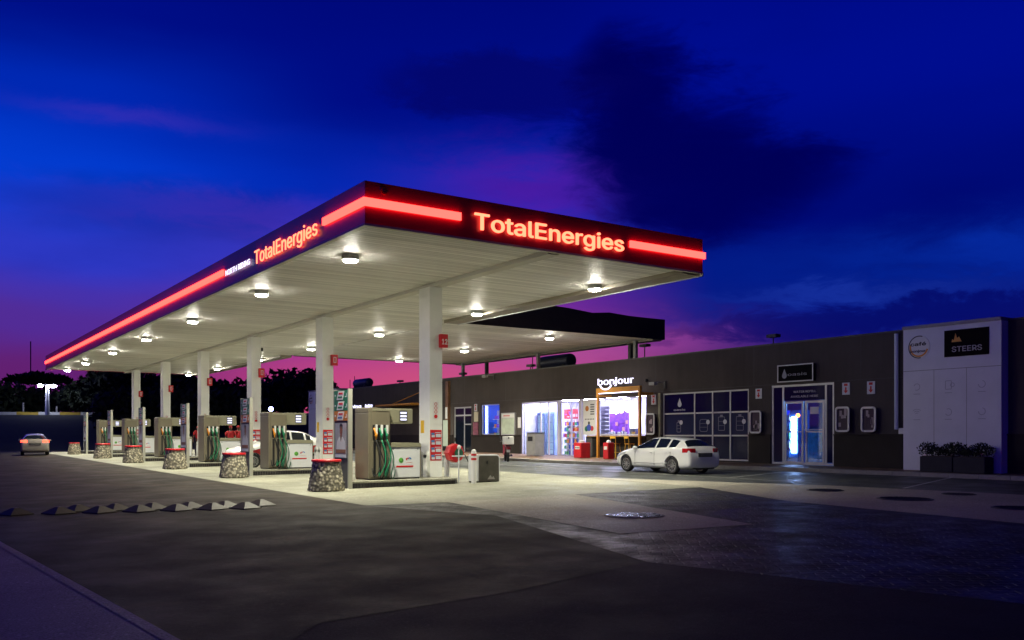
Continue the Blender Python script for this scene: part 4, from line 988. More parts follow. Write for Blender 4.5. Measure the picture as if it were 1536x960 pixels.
tag(MB().cyl((31.38, FY(1345, 31.4), 1.85), (31.38, FY(1345, 31.4), 5.5), .075, seg=12).build('downpipe', mat('bluish_white_pipe', (.55, .6, .75), .3), loc=(0, 0, 0), smooth=True), 'tall bluish white downpipe left of the pale pylon block', 'downpipe')
tag(MB().box(31.3, 31.44, 19.6, 19.85, 1.68, 1.9).build('meter_box', M_WHP, loc=(0, 0, 0)), 'small white box on the ledge beside the downpipe foot', 'box')
tag(MB().box(31.35, 31.4, 13.65, 13.75, .4, 1.7).build('marker_strip', emat('red_strip', (1., .06, .01), .35), loc=(0, 0, 0)), 'thin glowing red strip at the right foot of the pale pylon block', 'light strip')
# planters with hedge
M_HBOX = mat('planter_grey', (.045, .045, .05), .8, var=.1, spec=.15)
def hedge(y0, y1, label):
    x = 30.55; z = gz(x, (y0 + y1) / 2) + .15
    t = thing('hedge_planter', label, 'planter', (x, (y0 + y1) / 2, z), group=None); L = (y1 - y0) / 2
    q = MB(); q.box(-.3, .3, -L, L, .01, .55); q.build('trough', M_HBOX, t, bevel=.01)
    MB().box(-.26, .26, -L + .04, L - .04, .551, .57).build('soil', M_BARK, t)
    q = MB(); r_ = random.Random(y0)
    for i in range(900):
        a, b = r_.uniform(-.36, .36), r_.uniform(-L - .05, L + .05); h = .57 + r_.random() ** .8 * (.33 + .12 * math.sin(b * 7 + y0))
        p = Vector((a, b, h)); u = Vector((r_.uniform(-1, 1), r_.uniform(-1, 1), r_.uniform(-.2, 1.4))).normalized() * .09; w = u.cross(Vector((r_.uniform(-1, 1), r_.uniform(-1, 1), .2))).normalized() * .025
        q.add([p - w, p + u * .5 - w, p + u, p + u * .5 + w], [(0, 1, 2, 3)])
    q.build('hedge', M_LEAF, t)
ya, yb, yc = FY(1381, 30.3), FY(1430, 30.3), FY(1478, 30.3)
hedge(yb + .02, ya, 'grey trough planter with a dark clipped hedge, the one nearer the downpipe')
hedge(yc, yb - .02, 'grey trough planter with a dark clipped hedge, the one nearer the red strip')

# roof gear
def tank(pxa, pxb, ya, yb, X, label):
    y0, y1 = FY(pxb, X), FY(pxa, X); zc = FZ((pxa + pxb) / 2, (ya + yb) / 2, X); r = (FZ(pxa, ya, X) - FZ(pxa, yb, X)) / 2
    t = thing('water_tank', label, 'tank', (X, (y0 + y1) / 2, 5.1), world=True)
    q = MB(); q.lathe([(r * .6, y0 - (y0 + y1) / 2), (r * .93, y0 + .08 - (y0 + y1) / 2), (r, y0 + .2 - (y0 + y1) / 2), (r, y1 - .2 - (y0 + y1) / 2), (r * .93, y1 - .08 - (y0 + y1) / 2), (r * .6, y1 - (y0 + y1) / 2)], (X, (y0 + y1) / 2, zc), 20, 'y')
    q.build('barrel', mat('navy_tank', (.02, .025, .06), .4), t, smooth=True)
    q = MB()
    for y in (y0 + .4, y1 - .4): q.box(X - r, X + r, y - .05, y + .05, 5.1, zc - r * .5)
    q.build('cradle', M_DGREY, t)
    q = MB(); q.tube([(X, y1 + .1, zc), (X, y1 + .3, zc), (X, y1 + .3, zc + r + .3)], .03); q.tube([(X - .3, y1 + .6, 5.1), (X - .3, y1 + .6, zc + r)], .03); q.build('pipe', M_DGREY, t)
tank(813, 858, 532.5, 553, 33.4, 'dark blue cylinder water tank on the roof under the link canopy')
tank(534, 555, 568, 581, 33.4, 'dark cylinder water tank on the roof at the far end of the shop')
def roof_cam(p, y, X, label, z0=5.1):
    yy = FY(p, X); z = FZ(p, y, X); t = thing('roof_vent', label, 'vent', (X, yy, z0), world=True)
    MB().cyl((X, yy, z0), (X, yy, z), .03, seg=6).build('pole', M_DGREY, t); MB().box(X - .12, X + .2, yy - .25, yy + .3, z, z + .14).build('head', M_DGREY, t)
roof_cam(600, 573, 32.4, 'small floodlight on a pole on the roof between the pump canopy columns')
roof_cam(694, 562, 31.9, 'small floodlight on the parapet at the link canopy post')
roof_cam(796, 550, 31.9, 'small floodlight on the parapet left of the blue tank')
roof_cam(967, 520, 33.0, 'aerial head on the roof right of the link canopy posts')
roof_cam(1160, 506, 33.0, 'small floodlight on the roof above the navy glazing')
def cctv(p, y, X, label, s=1):
    yy = FY(p, X); z = FZ(p, y, X); t = thing('security_camera', label, 'camera', (X, yy, z), world=True)
    MB().box(X - .06, X, yy - .12, yy + .02, z - .25, z + .12).build('bracket', M_DGREY, t)
    q = MB(); q.tube([(X - .06, yy - .03, z + .05), (X - .4, yy + .05, z + .05), (X - .45, yy + .12, z - .02)], .03); q.build('arm', M_GREY, t)
    MB().box(X - .62, X - .38, yy + .1, yy + .5, z - .1, z + .06).build('housing', M_GREY, t, bevel=.02)
cctv(997, 575, 31.5, 'grey security camera on the wall right of the glowing shop name')
cctv(741, 564, 31.5, 'grey security camera on the wall above the small lit window')
tag(MB().ball((31.44, FY(971), FZ(971, 571)), .09).build('alarm_dome', M_BLK, loc=(0, 0, 0), smooth='all'), 'tiny black dome on the wall right of the glowing shop name', 'alarm')
t = thing('security_camera', 'dark camera hanging under the forecourt canopy near the third column', 'camera', (16.4, 50.5, 6.3), world=True)
MB().cyl((16.0, 48.6, 6.64), (16.0, 48.6, 6.45), .05, seg=8).build('stem', M_DGREY, t); MB().box(15.8, 16.5, 48.5, 48.7, 6.28, 6.45).build('housing', M_BLK, t)

# ================================================================== PUMP ISLANDS AND PUMPS
def island(k, label):
    oy = 9.14 * k; z = gz(13, 26 + oy)
    t = thing('pump_island', label, 'kerb island', (13, 26.2 + oy, z), group='kerbed pump islands under the canopy')
    pts = [(-1.75, -1.35), (1.65, -1.35)]
    for i in range(9): a = R(-80 + 160 * i / 8); pts.append((1.65 + .55 * math.cos(a), 1.35 * math.sin(a)))
    pts += [(1.65, 1.35), (-1.75, 1.35)]
    for i in range(9): a = R(100 + 160 * i / 8); pts.append((-1.75 + .35 * math.cos(a), 1.35 * math.sin(a)))
    MB().prism([(x * .985, y * .985) for x, y in pts], 2, -.1, .14).build('core', M_KERB, t)
    MB().prism([(x, y) for x, y in pts], 2, .141, .19).build('top', M_CONC, t)
    q = MB(); n = 0                                                       # upright dark tiles round the rim
    for i in range(len(pts)):
        p, r_ = Vector(pts[i]), Vector(pts[(i + 1) % len(pts)]); L = (r_ - p).length; m = max(1, round(L / .1)); d = (r_ - p) / m; nn = Vector((d.y, -d.x)).normalized()
        if L < .02: continue
        for j in range(m):
            a = p + d * (j + .06); b = p + d * (j + .94); a2, b2 = a - nn * .02, b - nn * .02
            q.add([(a.x, a.y, -.03), (b.x, b.y, -.03), (b2.x, b2.y, -.03), (a2.x, a2.y, -.03), (a.x, a.y, .135), (b.x, b.y, .135), (b2.x, b2.y, .135), (a2.x, a2.y, .135)],
                  [(0, 1, 5, 4), (1, 2, 6, 5), (2, 3, 7, 6), (3, 0, 4, 7), (4, 5, 6, 7)])
    q.build('edge_tiles', M_KTILE, t)
    return t
ORD = ['nearest', 'second', 'third', 'fourth', 'fifth', 'farthest']
for k in range(6): island(k, '%s tiled concrete kerb island under the canopy, counted from the right' % ORD[k])
def pump():
    t = thing('fuel_pump', '', 'fuel pump', (0, 0, 0), group='fuel pumps under the canopy')
    # local: x 0..1.86 along the island, front at y=0, top 2.27
    q = MB(); q.box(0, .73, 0, 1.0, .04, 2.1); q.prism([(0, 2.1), (.73, 2.1), (.73, 2.22), (.08, 2.27), (0, 2.24)], 1, 0, 1.0); q.build('cabinet', M_TAUPE, t, bevel=.02)
    MB().box(.02, .72, .02, .98, 0, .04).build('base', M_BLK, t)
    MB().box(.08, .73, -.035, -.002, .10, 2.16).build('hose_panel', M_TAUPE, t, bevel=.01)
    MB().box(.12, .70, -.05, -.037, 2.16, 2.22).build('lit_header', M_TAUPE2, t)
    a = MB(); a.box(.732, 1.62, .12, .88, 1.77, 2.25); a.build('display_arm', M_TAUPE2, t, bevel=.04)
    MB().box(.736, .78, .25, .8, .95, 1.77).build('arm_support', M_DGREY, t)
    d = MB().box(1.14, 1.40, .10, .119, 1.85, 2.18).build('display', M_DGREY, t)
    q = MB(); e = emat('display_white', (.8, .8, 1.), 1.6)
    for i in range(3): q.box(1.16, 1.38, .092, .099, 1.87 + i * .105, 1.93 + i * .105)
    q.build('readout', e, d)
    q = MB(); q.box(.76, 1.84, .05, .95, .05, 1.02); q.build('low_cabinet', M_WHP, t, bevel=.015)
    MB().box(.78, 1.82, .07, .93, 0, .05).build('base', M_BLK, t)
    MB().prism([(.74, 1.022), (1.88, 1.022), (1.84, 1.15), (.80, 1.17)], 1, .02, .98).build('low_cabinet_cap', M_TAUPE2, t, bevel=.01)
    MB().box(1.842, 1.87, .05, .95, .05, 1.02).build('end_panel', M_TAUPE, t)
    q = MB()
    for x in (.86, 1.74): q.box(x, x + .03, .038, .049, .94, .965)
    q.build('lock', M_BLK, t)
    lg = MB().disc('Y', .048, 1.16, .60, .085, .006).build('green_roundel', mat('eco_green', (.12, .42, .05), .5), t)
    q = MB(); q.ring('Y', .041, 1.16, .60, .055, .02, .004, 14, 200, 420); q.build('roundel_print', M_DGREEN, lg)
    q = MB(); q.ring('Y', .048, 1.46, .63, .06, .03, .006, 14, 0, 160); q.build('emblem_blue', mat('emb_blue', (.02, .2, .6), .5), t)
    q = MB(); q.ring('Y', .048, 1.40, .62, .06, .025, .006, 14, 40, 200); q.box(1.33, 1.37, .042, .048, .60, .66); q.build('emblem_red', M_PRED, t)
    q = MB(); q.poly('Y', .048, [(.98, .38), (1.0, .43), (1.6, .43), (1.58, .38)]); q.build('red_band', M_PRED, t)
    q = MB(); add_text(q, 'TotalEnergies', 'Y', .048, 1.33, 1.55, .52, .018, .003); q.build('lettering', M_PRED, t)
    # nozzles and hoses
    for i in range(3):
        x = .20 + i * .185
        MB().box(x - .075, x + .045, -.05, -.036, 1.25, 1.72).build('nozzle_recess', M_BLK, t)
        n = MB(); n.box(x + .0, x + .06, -.13, -.052, 1.42, 1.72); n.build('nozzle_guard', M_WGRIP, t, bevel=.01)
        z = MB(); z.tube([(x - .055, -.10, 1.62), (x - .03, -.12, 1.5), (x + .0, -.13, 1.36), (x + .01, -.10, 1.26)], .026, 8)
        z.ball((x + .005, -.12, 1.40), .045, .05, .07); z.build('nozzle', [M_ORANGE, M_GREEN, M_GREEN][i], t, smooth='all')
        MB().box(x - .05, x + .03, -.045, -.036, .12, 1.2).build('hose_slot', M_BLK, t)
        r_ = random.Random(i)
        for s_, (mm, xe, zl) in enumerate(((M_DGREEN if i else M_RUB, x + .22, .06 + .05 * i), (M_GREEN if i else M_RUB, x - .04, .12))):
            P = []; x1 = x + .3 + .12 * s_ + .02 * i if s_ == 0 else x - .05
            for j in range(19):
                u = j / 18; xx = x + (xe - x) * math.sin(u * math.pi * .5) + .10 * math.sin(u * math.pi * (1.5 + .4 * i)); zz = 1.26 - (1.26 - zl + .1 * s_) * math.sin(u * math.pi * .62) ** 1.1 if u < .8 else None
                P.append((xx, -.11 - .16 * math.sin(u * math.pi) - .03 * s_, 1.26 + (-1.22 + .08 * s_) * math.sin(min(u, .86) / .86 * math.pi / 2) + (.25 * (u - .86) / .14 if u > .86 else 0)))
            MB().tube(P, .018).build('hose', mm, t, smooth='all')
    return t
proto = pump()
for k in range(6):
    o = proto if k == 0 else copy_tree(proto)
    o.location = (12.0, 25.5 + 9.14 * k, gz(12.5, 26 + 9.14 * k) + .19)
    o['label'] = ['taupe fuel pump with white low cabinet, nearest the camera beside column twelve', 'taupe fuel pump with the white and red car standing behind it', 'taupe fuel pump in front of the two red clad attendants', 'fourth taupe fuel pump counted from the right, small in the distance', 'fifth taupe fuel pump counted from the right, small in the distance', 'farthest taupe fuel pump at the left end of the row'][k]
# totems
def totem():
    t = thing('price_totem', '', 'price board', (0, 0, 0), group='price boards beside the pumps')
    MB().box(0, .10, 0, 1.0, 0, 2.98).build('board', M_DGREY, t)
    MB().box(-.015, .115, -.07, -.002, 0, 3.0).build('post', mat('totem_post', (.42, .42, .36), .35, metal=.3), t); MB().box(-.015, .115, 1.002, 1.05, 0, 3.0).build('post', MATS['totem_post'], t)
    for i, m in enumerate((M_PGRN, M_PGRN, M_PORG)):
        z0 = 2.665 - i * .31; p = MB().panel('X', -.001, .0, 1.0, z0, z0 + .30, .012).build('price_panel', m, t)
        MB().poly('X', -.014, [(.22, z0 + .04), (.72, z0 + .04), (.86, z0 + .43), (.36, z0 + .43)][::-1] if False else [(.22, z0 + .28), (.68, z0 + .28), (.80, z0 + .02), (.34, z0 + .02)], .004).build('slanted_card', M_WGRIP, p)
        q = MB(); q.panel('X', -.019, .34, .64, z0 + .18, z0 + .235, .003); q.build('red_print', M_PRED, p)
        q = MB(); q.panel('X', -.019, .38, .70, z0 + .07, z0 + .125, .003); q.build('green_print', [M_PGRN, M_PGRN, MATS['print_blue']][i], p)
        MB().ring('X', -.014, .12, z0 + .15, .07, .03, .003, 8, 120, 330).build('chevron', M_WINK, p); MB().ring('X', -.014, .91, z0 + .13, .05, .025, .003, 8, 0, 200).build('chevron', M_WINK, p)
    MB().panel('X', -.001, .02, .98, .86, 2.03, .008).build('poster_frame', M_BLK, t)
    pf = MB().panel('X', -.010, .08, .92, .92, 1.98, .008).build('poster', mat('poster_grey', (.30, .32, .36), .4, var=.15, vscale=3), t)
    q = MB(); q.disc('X', -.019, .46, 1.74, .10, .003, 18, .145); q.build('portrait_face', mat('portrait_skin', (.20, .085, .05), .5), pf)
    q = MB(); q.poly('X', -.0185, [(.36, 1.80), (.56, 1.80), (.57, 1.92), (.46, 1.97), (.35, 1.92)], .003); q.build('portrait_hair', M_BLK, pf)
    q = MB(); q.poly('X', -.019, [(.14, 1.12), (.82, 1.12), (.76, 1.42), (.60, 1.56), (.34, 1.56), (.18, 1.42)], .002); q.build('portrait_shirt', mat('portrait_white', (.55, .57, .60), .5), pf)
    q = MB(); q.poly('X', -.022, [(.38, 1.62), (.54, 1.62), (.47, 1.40)], .002); q.build('portrait_neck', MATS['portrait_skin'], pf)
    q = MB(); q.panel('X', -.022, .12, .84, 1.06, 1.18, .003); q.build('portrait_hands', MATS['portrait_skin'], pf)
    MB().panel('X', -.020, .10, .90, .94, 1.03, .003).build('caption_strip', M_WINK, pf)
    return t
pt = totem()
for k in range(6):
    o = pt if k == 0 else copy_tree(pt); X = 11.05; Y = 24.9 + 9.14 * k
    o.location = (X, Y, gz(X, Y))
    o['label'] = ['tall green and orange price board with portrait poster, nearest the camera', 'tall price board beside the pump with the white and red car behind', 'third price board from the right, between the third pump and its pebble bollard', 'fourth price board from the right, slim in the distance', 'fifth price board from the right, slim in the distance', 'farthest price board standing at the left end of the forecourt'][k]
# pebble bollards
def bollard():
    t = thing('pebble_bollard', '', 'bollard', (0, 0, 0), group='pebble clad bollards along the forecourt edge')
    q = MB(); prof_ = [(.50, 0), (.53, .03), (.52, .12), (.49, .3), (.455, .5), (.42, .7), (.40, .84)]
    q.lathe(prof_, (0, 0, 0), 64)
    # roughen with stone-sized lumps
    q2 = MB(); V = []
    rings = 26; seg = 80
    for j in range(rings + 1):
        h = .85 * j / rings; 
        for (r0, h0), (r1, h1) in zip(prof_, prof_[1:]):
            if h0 <= h <= h1 + .02: rr = r0 + (r1 - r0) * min(1, (h - h0) / (h1 - h0)); break
        for i in range(seg):
            a = 2 * math.pi * i / seg; p = Vector((rr * math.cos(a), rr * math.sin(a), h)); d = noise.cell_vector(p * 1) if False else None
            dd = noise.voronoi(p * 10.5)[0][0]; k_ = rr + .036 * (1 - min(1, dd * 1.9)) - .01
            if j == 0: k_ = rr
            V.append((k_ * math.cos(a), k_ * math.sin(a), h))
    q2.add(V, [(j * seg + i, j * seg + (i + 1) % seg, (j + 1) * seg + (i + 1) % seg, (j + 1) * seg + i) for j in range(rings) for i in range(seg)] + [tuple(range(rings * seg, (rings + 1) * seg))])
    q2.build('pebble_body', M_PEB, t, smooth='all')
    rim = MB(); rim.lathe([(.36, .845), (.43, .85), (.43, .90), (.415, .915), (.36, .915)], (0, 0, 0), 40); rim.build('red_rim', M_RED, t, smooth=True)
    MB().lathe([(.355, .86), (.355, .895)], (0, 0, 0), 30).build('soil', M_BARK, t)
    return t
pb_ = bollard()
for k in range(6):
    o = pb_ if k == 0 else copy_tree(pb_); X, Y = 10.2, [24.5, 33.2, 41.8, 50.6, 59.3, 70.0][k]
    o.location = (X, Y, gz(X, Y) + .006); o.rotation_euler.z = k * 1.3
    if k == 5: o.scale = (.85, .85, .92)
    o['label'] = ['largest red rimmed pebble bollard in front of the nearest price board', 'second pebble bollard from the right, red rimmed, left of the white and red car', 'third pebble bollard from the right, red rimmed, by the third price board', 'fourth pebble bollard from the right, red rimmed and small', 'fifth pebble bollard from the right, red rimmed and small', 'farthest pebble bollard at the left end without a showing rim'][k]

# equipment right of the first island
hr = thing('hose_reel', 'red drum hose reel on a pale post beside the nearest column', 'hose reel', (15.5, 26.4, gz(15.5, 26.4)), world=True)
zb = gz(15.5, 26.4)
MB().cyl((15.45, 26.6, zb), (15.45, 26.6, zb + .75), .09, seg=14).build('post', M_WHP, hr, smooth=True)
MB().lathe([(.12, 0), (.30, .0), (.32, .03), (.32, .30), (.30, .33), (.12, .33)], (15.6, 26.2, zb + .95), 8, 'y').build('drum', M_RED, hr)
MB().lathe([(.05, 0), (.17, .0), (.15, .04)], (15.66, 26.15, zb + .95), 20, 'y').build('hub', M_DGREEN, hr)
MB().tube([(15.85, 26.1, zb + .9), (15.98, 26.0, zb + .6), (16.0, 25.9, zb + .3), (16.05, 25.9, zb + .03)], .018).build('hose', M_RUB, hr, smooth='all')
wb = thing('bulk_bin', 'rounded grey waste box in a white frame right of the nearest island', 'waste box', (15.9, 25.2, gz(15.9, 25.2)))
def rr_pts(x0, x1, z0, z1, r):
    return [(x0, z0), (x1, z0)] + [(x1 - r + r * math.cos(R(a)), z1 - r + r * math.sin(R(a))) for a in (0, 22, 45, 67, 90)] + [(x0 + r * .3, z1), (x0, z1 - r * .3)]
MB().prism(rr_pts(-.42, .62, .05, .92, .12), 1, -.25, .05).build('frame', M_WHP, wb, bevel=.01)
MB().prism(rr_pts(-.20, .58, .04, .88, .1), 1, -.27, -.252).build('front_panel', mat('bin_grey', (.06, .055, .045), .5, var=.35, vscale=3), wb)
MB().box(-.40, .60, -.23, .03, 0, .05).build('base', M_BLK, wb); MB().box(.10, .14, -.29, -.272, .62, .72).build('handle', M_BLK, wb)
MB().poly('Y', -.2705, [(.12, .10), (.42, .10), (.36, .2), (.3, .16), (.24, .24)], .003).build('worn_patch', mat('worn_grey', (.3, .29, .27), .6), wb)
bo = thing('striped_post', 'white round topped post with two red bands in front of the grey waste box', 'bollard', (15.35, 24.7, gz(15.35, 24.7)))
MB().lathe([(.085, 0), (.085, 1.02), (.07, 1.08), (.03, 1.11)], (0, 0, 0), 18).build('post', M_WGRIP, bo, smooth=True)
for z in (.76, .90): MB().lathe([(.088, z), (.088, z + .07)], (0, 0, 0), 18).build('red_band', M_RED, bo)
gp = thing('air_tap', 'small white air tap stand behind the striped post', 'tap stand', (15.2, 25.4, gz(15.2, 25.4)))
MB().cyl((0, 0, 0), (0, 0, 1.12), .02, seg=8).build('pipe', M_WHP, gp); MB().box(-.25, .22, -.02, .02, .86, .90).build('crossbar', M_WHP, gp); MB().ball((0, -.02, 1.17), .07, .05, .08).build('head', M_WGRIP, gp, smooth='all')
fb = thing('fire_box', 'red fire equipment box with a white tag behind the nearest price board', 'fire box', (11.75, 26.6, gz(11.8, 26.6) + .19))
MB().box(-.13, .13, -.2, .2, 0, .95).build('body', M_RED, fb, bevel=.02); MB().box(-.05, .08, -.207, -.201, .55, .75).build('tag', M_WGRIP, fb)

# speed studs
def stud():
    q = MB(); s = .255
    V = [(-s, -s, 0), (s, -s, 0), (s, s, 0), (-s, s, 0), (-s, -s, .02), (s, -s, .02), (s, s, .02), (-s, s, .02), (-.05, -.05, .15), (.05, -.05, .15), (.05, .05, .15), (-.05, .05, .15)]
    q.add(V, [(0, 1, 5, 4), (1, 2, 6, 5), (2, 3, 7, 6), (3, 0, 4, 7), (4, 5, 9, 8), (5, 6, 10, 9), (6, 7, 11, 10), (7, 4, 8, 11), (8, 9, 10, 11)])
    return q.build('speed_stud', mat('stud_concrete', (.06, .047, .035), .55, var=.25, vscale=6), loc=(0, 0, 0), smooth=False)
st = stud(); i = 0
F_ = [(2.05, 21.95), (2.85, 21.65), (3.62, 21.36), (4.38, 21.10), (5.12, 20.83), (5.85, 20.62), (6.52, 20.38)]
B_ = [(3.28, 22.05), (4.02, 21.78), (4.76, 21.5), (5.5, 21.22), (6.24, 20.98), (7.05, 20.9)]
for row, L in (('front', F_), ('rear', B_)):
    for j, (x, y) in enumerate(L):
        o = st if i == 0 else st.copy()
        if i: COL.objects.link(o)
        o.location = (x, y, gz(x, y) + .004); o.rotation_euler = (0, 0, R(45 - 20 + random.uniform(-3, 3)))
        tag(o, '%s pyramid speed stud from the left in the %s row across the asphalt' % (['first', 'second', 'third', 'fourth', 'fifth', 'sixth', 'seventh'][j], row), 'speed stud', 'pyramid speed studs across the road'); i += 1
o = st.copy(); COL.objects.link(o); o.location = (1.25, 22.2, gz(1.2, 22.2) + .004); tag(o, 'pyramid speed stud cut by the left edge of the photo', 'speed stud', 'pyramid speed studs across the road')
# manhole covers
def manhole(x, y, r, label, m):
    z = gz(x, y) + .010; t = thing('manhole_cover', label, 'manhole cover', (x, y, z))
    MB().lathe([(r, 0), (r, .012), (r * .93, .014)], (0, 0, 0), 40).build('rim', M_DGREY, t, smooth=True)
    q = MB(); q.lathe([(r * .91, .002), (r * .91, .018)], (0, 0, 0), 40); q.build('lid', m, t)
    q = MB()
    for i in range(-6, 7):
        L = math.sqrt(max(0, (r * .85) ** 2 - (i * r * .13) ** 2)); q.box(-L, L, i * r * .13 - .012, i * r * .13 + .012, .019, .026)
    q.build('rib', m, t)
M_MAN = mat('worn_steel_lid', (.36, .36, .38), .28, metal=.8, rvar=.12, vscale=8); M_MAN2 = mat('dark_iron_lid', (.03, .028, .028), .55, metal=.3)
mh = [(12.45, 13.8, .62, 'shiny ribbed manhole cover on the concrete tank slab', M_MAN), (21.44, 15.83, .5, 'dark manhole cover in front of the water shop', M_MAN2), (20.48, 12.82, .66, 'largest dark manhole cover on the right hand apron', M_MAN2), (22.92, 12.82, .42, 'small dark manhole cover nearest the hedge planters', M_MAN2), (20.12, 9.96, .5, 'dark manhole cover at the right edge of the photo', M_MAN2)]
for q in mh: manhole(*q)

# ================================================================== CARS
def ev(o):
    dg = bpy.context.evaluated_depsgraph_get(); dg.update(); return bpy.data.meshes.new_from_object(o.evaluated_get(dg))
def car(name, label, body_m, loc, rz, L=4.29, Wd=.885, H=1.42, style='hatch', lower_m=None, glow=False, plate=True):
    """x forward (front at +L/2), origin on the ground under the centre"""
    t = thing(name, label, 'car', loc, rz)
    hz = .60  # belt scaling
    # stations: x from front, half width, hood/roof z centre, roof-edge halfwidth & z, shoulder z, bottom z
    if style == 'hatch':
        st = [(.00, .60, .66, .40, .64, .56, .32), (.08, .74, .74, .50, .72, .62, .22), (.32, .845, .84, .58, .82, .72, .19), (.80, .885, .93, .64, .91, .82, .18), (1.12, .885, .985, .66, .965, .90, .18),
              (1.24, .885, 1.01, .67, .99, .925, .18), (1.98, .885, 1.37, .55, 1.325, .955, .18), (2.12, .885, 1.40, .555, 1.35, .96, .18), (2.43, .885, 1.42, .56, 1.365, .97, .18), (2.49, .885, 1.42, .56, 1.365, .973, .18),
              (3.10, .885, 1.40, .55, 1.34, .995, .18), (3.17, .885, 1.395, .548, 1.335, .998, .18), (3.56, .88, 1.35, .535, 1.285, 1.015, .18), (3.74, .875, 1.315, .53, 1.25, 1.02, .18), (4.10, .855, 1.06, .62, 1.045, 1.0, .20), (4.18, .84, .98, .66, .97, .94, .22), (4.26, .80, .82, .64, .81, .78, .26), (4.29, .72, .62, .57, .61, .58, .34)]
        WS = (5, 6); SIDE = [(5, 8), (9, 10), (11, 12)]; RW = (13, 14); tail = (14, 16)
    else:  # saloon
        st = [(.00, .62, .66, .40, .64, .56, .32), (.10, .74, .72, .50, .70, .62, .22), (.35, .84, .79, .58, .77, .70, .20), (.85, .885, .87, .64, .85, .78, .20), (1.20, .885, .945, .66, .925, .86, .20),
              (1.32, .885, .975, .67, .955, .88, .20), (2.0, .885, 1.37, .55, 1.325, .90, .20), (2.15, .885, 1.40, .56, 1.35, .905, .20), (2.42, .885, 1.42, .57, 1.365, .915, .20), (2.49, .885, 1.42, .57, 1.365, .917, .20),
              (3.05, .885, 1.37, .56, 1.32, .93, .20), (3.12, .885, 1.355, .56, 1.305, .932, .20), (3.35, .885, 1.26, .56, 1.22, .935, .20), (3.42, .885, 1.23, .56, 1.20, .94, .20), (3.82, .87, 1.03, .66, 1.02, .955, .22), (4.12, .84, .99, .68, .98, .92, .24), (4.26, .80, .82, .62, .81, .78, .28), (4.30, .70, .62, .55, .61, .58, .36)]
        WS = (5, 6); SIDE = [(5, 8), (9, 10), (11, 12)]; RW = (13, 14); tail = (15, 16)
    sL = L / st[-1][0]; sH = H / 1.42; sW = Wd / .885
    V = []; F = []; MI = []
    for (x, w, zc, wr, zr, zs, zb) in st:
        x = L / 2 - x * sL; cab = zr > 1.1
        ring = [(0, zb), (w * .86, zb), (w * .985, zb + .10), (w, .48 if zs > .6 else (zb + zs) / 2), (w * .99, zs - .10), (w * .945, zs), (wr + (w * .945 - wr) * .04 if cab else wr + .12, zr - .015 if cab else zr - .01), (wr - .10, (zr + zc) / 2 + .012), (0, zc)]
        for (a, b) in ring: V.append((x, a * sW, b * sH))
    n = 9; m = len(st)
    for k in range(m - 1):
        for j in range(n - 1):
            F.append((k * n + j, k * n + j + 1, (k + 1) * n + j + 1, (k + 1) * n + j)); mi = 0
            if j == 5 and any(a <= k < b for a, b in SIDE): mi = 1
            if j in (6, 7) and k == WS[0]: mi = 1
            if j in (6, 7) and k == RW[0]: mi = 1
            if j in (4,) and k in (1, 2): mi = 3
            if j in (0, 1) and lower_m: mi = 4
            if j in (2, 3) and lower_m: mi = 4
            MI.append(mi)
    # end caps
    F.append(tuple(range(0, n))); MI.append(0); F.append(tuple(range((m - 1) * n, m * n))[::-1]); MI.append(0)
    me = bpy.data.meshes.new('car_cage'); me.from_pydata(V, [], F)
    bm = bmesh.new(); bm.from_mesh(me)
    bm.faces.ensure_lookup_table()
    for f_, q in zip(bm.faces, MI): f_.material_index = q
    # crease along window outlines keeps glass edges crisp
    geom = bm.verts[:] + bm.edges[:] + bm.faces[:]
    bmesh.ops.mirror(bm, geom=geom, axis='Y', merge_dist=.001)
    cv = bm.verts.layers.float.get('crease_vert') or bm.verts.layers.float.new('crease_vert')
    for v in bm.verts:
        ms = [f_.material_index for f_ in v.link_faces]
        if 1 in ms and ms.count(1) == 1: v[cv] = .75
    cl = bm.edges.layers.float.get('crease_edge') or bm.edges.layers.float.new('crease_edge')
    for e in bm.edges:
        if len(e.link_faces) == 2 and e.link_faces[0].material_index != e.link_faces[1].material_index: e[cl] = .9
    bmesh.ops.recalc_face_normals(bm, faces=bm.faces); bm.to_mesh(me); bm.free()
    glassm = M_DGLASS
    tailm = emat('lit_tail', (1., .06, .03), 6.) if glow else mat('tail_red', (.45, .01, .015), .15, coat=.5)
    for q in (body_m, glassm, tailm, mat('headlamp_lens', (.6, .62, .65), .08, metal=.3), lower_m or body_m): me.materials.append(q)
    o = bpy.data.objects.new('cage', me); COL.objects.link(o)
    s1 = o.modifiers.new('s', 'SUBSURF'); s1.levels = 2; s1.render_levels = 2
    cut = MB(); wy = Wd + .1
    WB = [(L / 2 - .80 * sL), (L / 2 - .80 * sL - 2.58 * L / 4.29)]
    cutters = []
    for wx in WB:
        for sy in (-1, 1):
            c_ = MB().cyl((wx, sy * (Wd - .26), .33), (wx, sy * (Wd + .2), .33), .375, seg=32).build('cutter', M_BLK)
            b = o.modifiers.new('b', 'BOOLEAN'); b.object = c_; b.operation = 'DIFFERENCE'; b.solver = 'EXACT'; cutters.append(c_)
    res = ev(o); 
    bpy.data.objects.remove(o)
    for c_ in cutters: bpy.data.objects.remove(c_)
    # separate by material into parts
    names = ['body', 'window_glass', 'tail_light', 'headlight', 'lower_body']
    mats_ = list(res.materials)
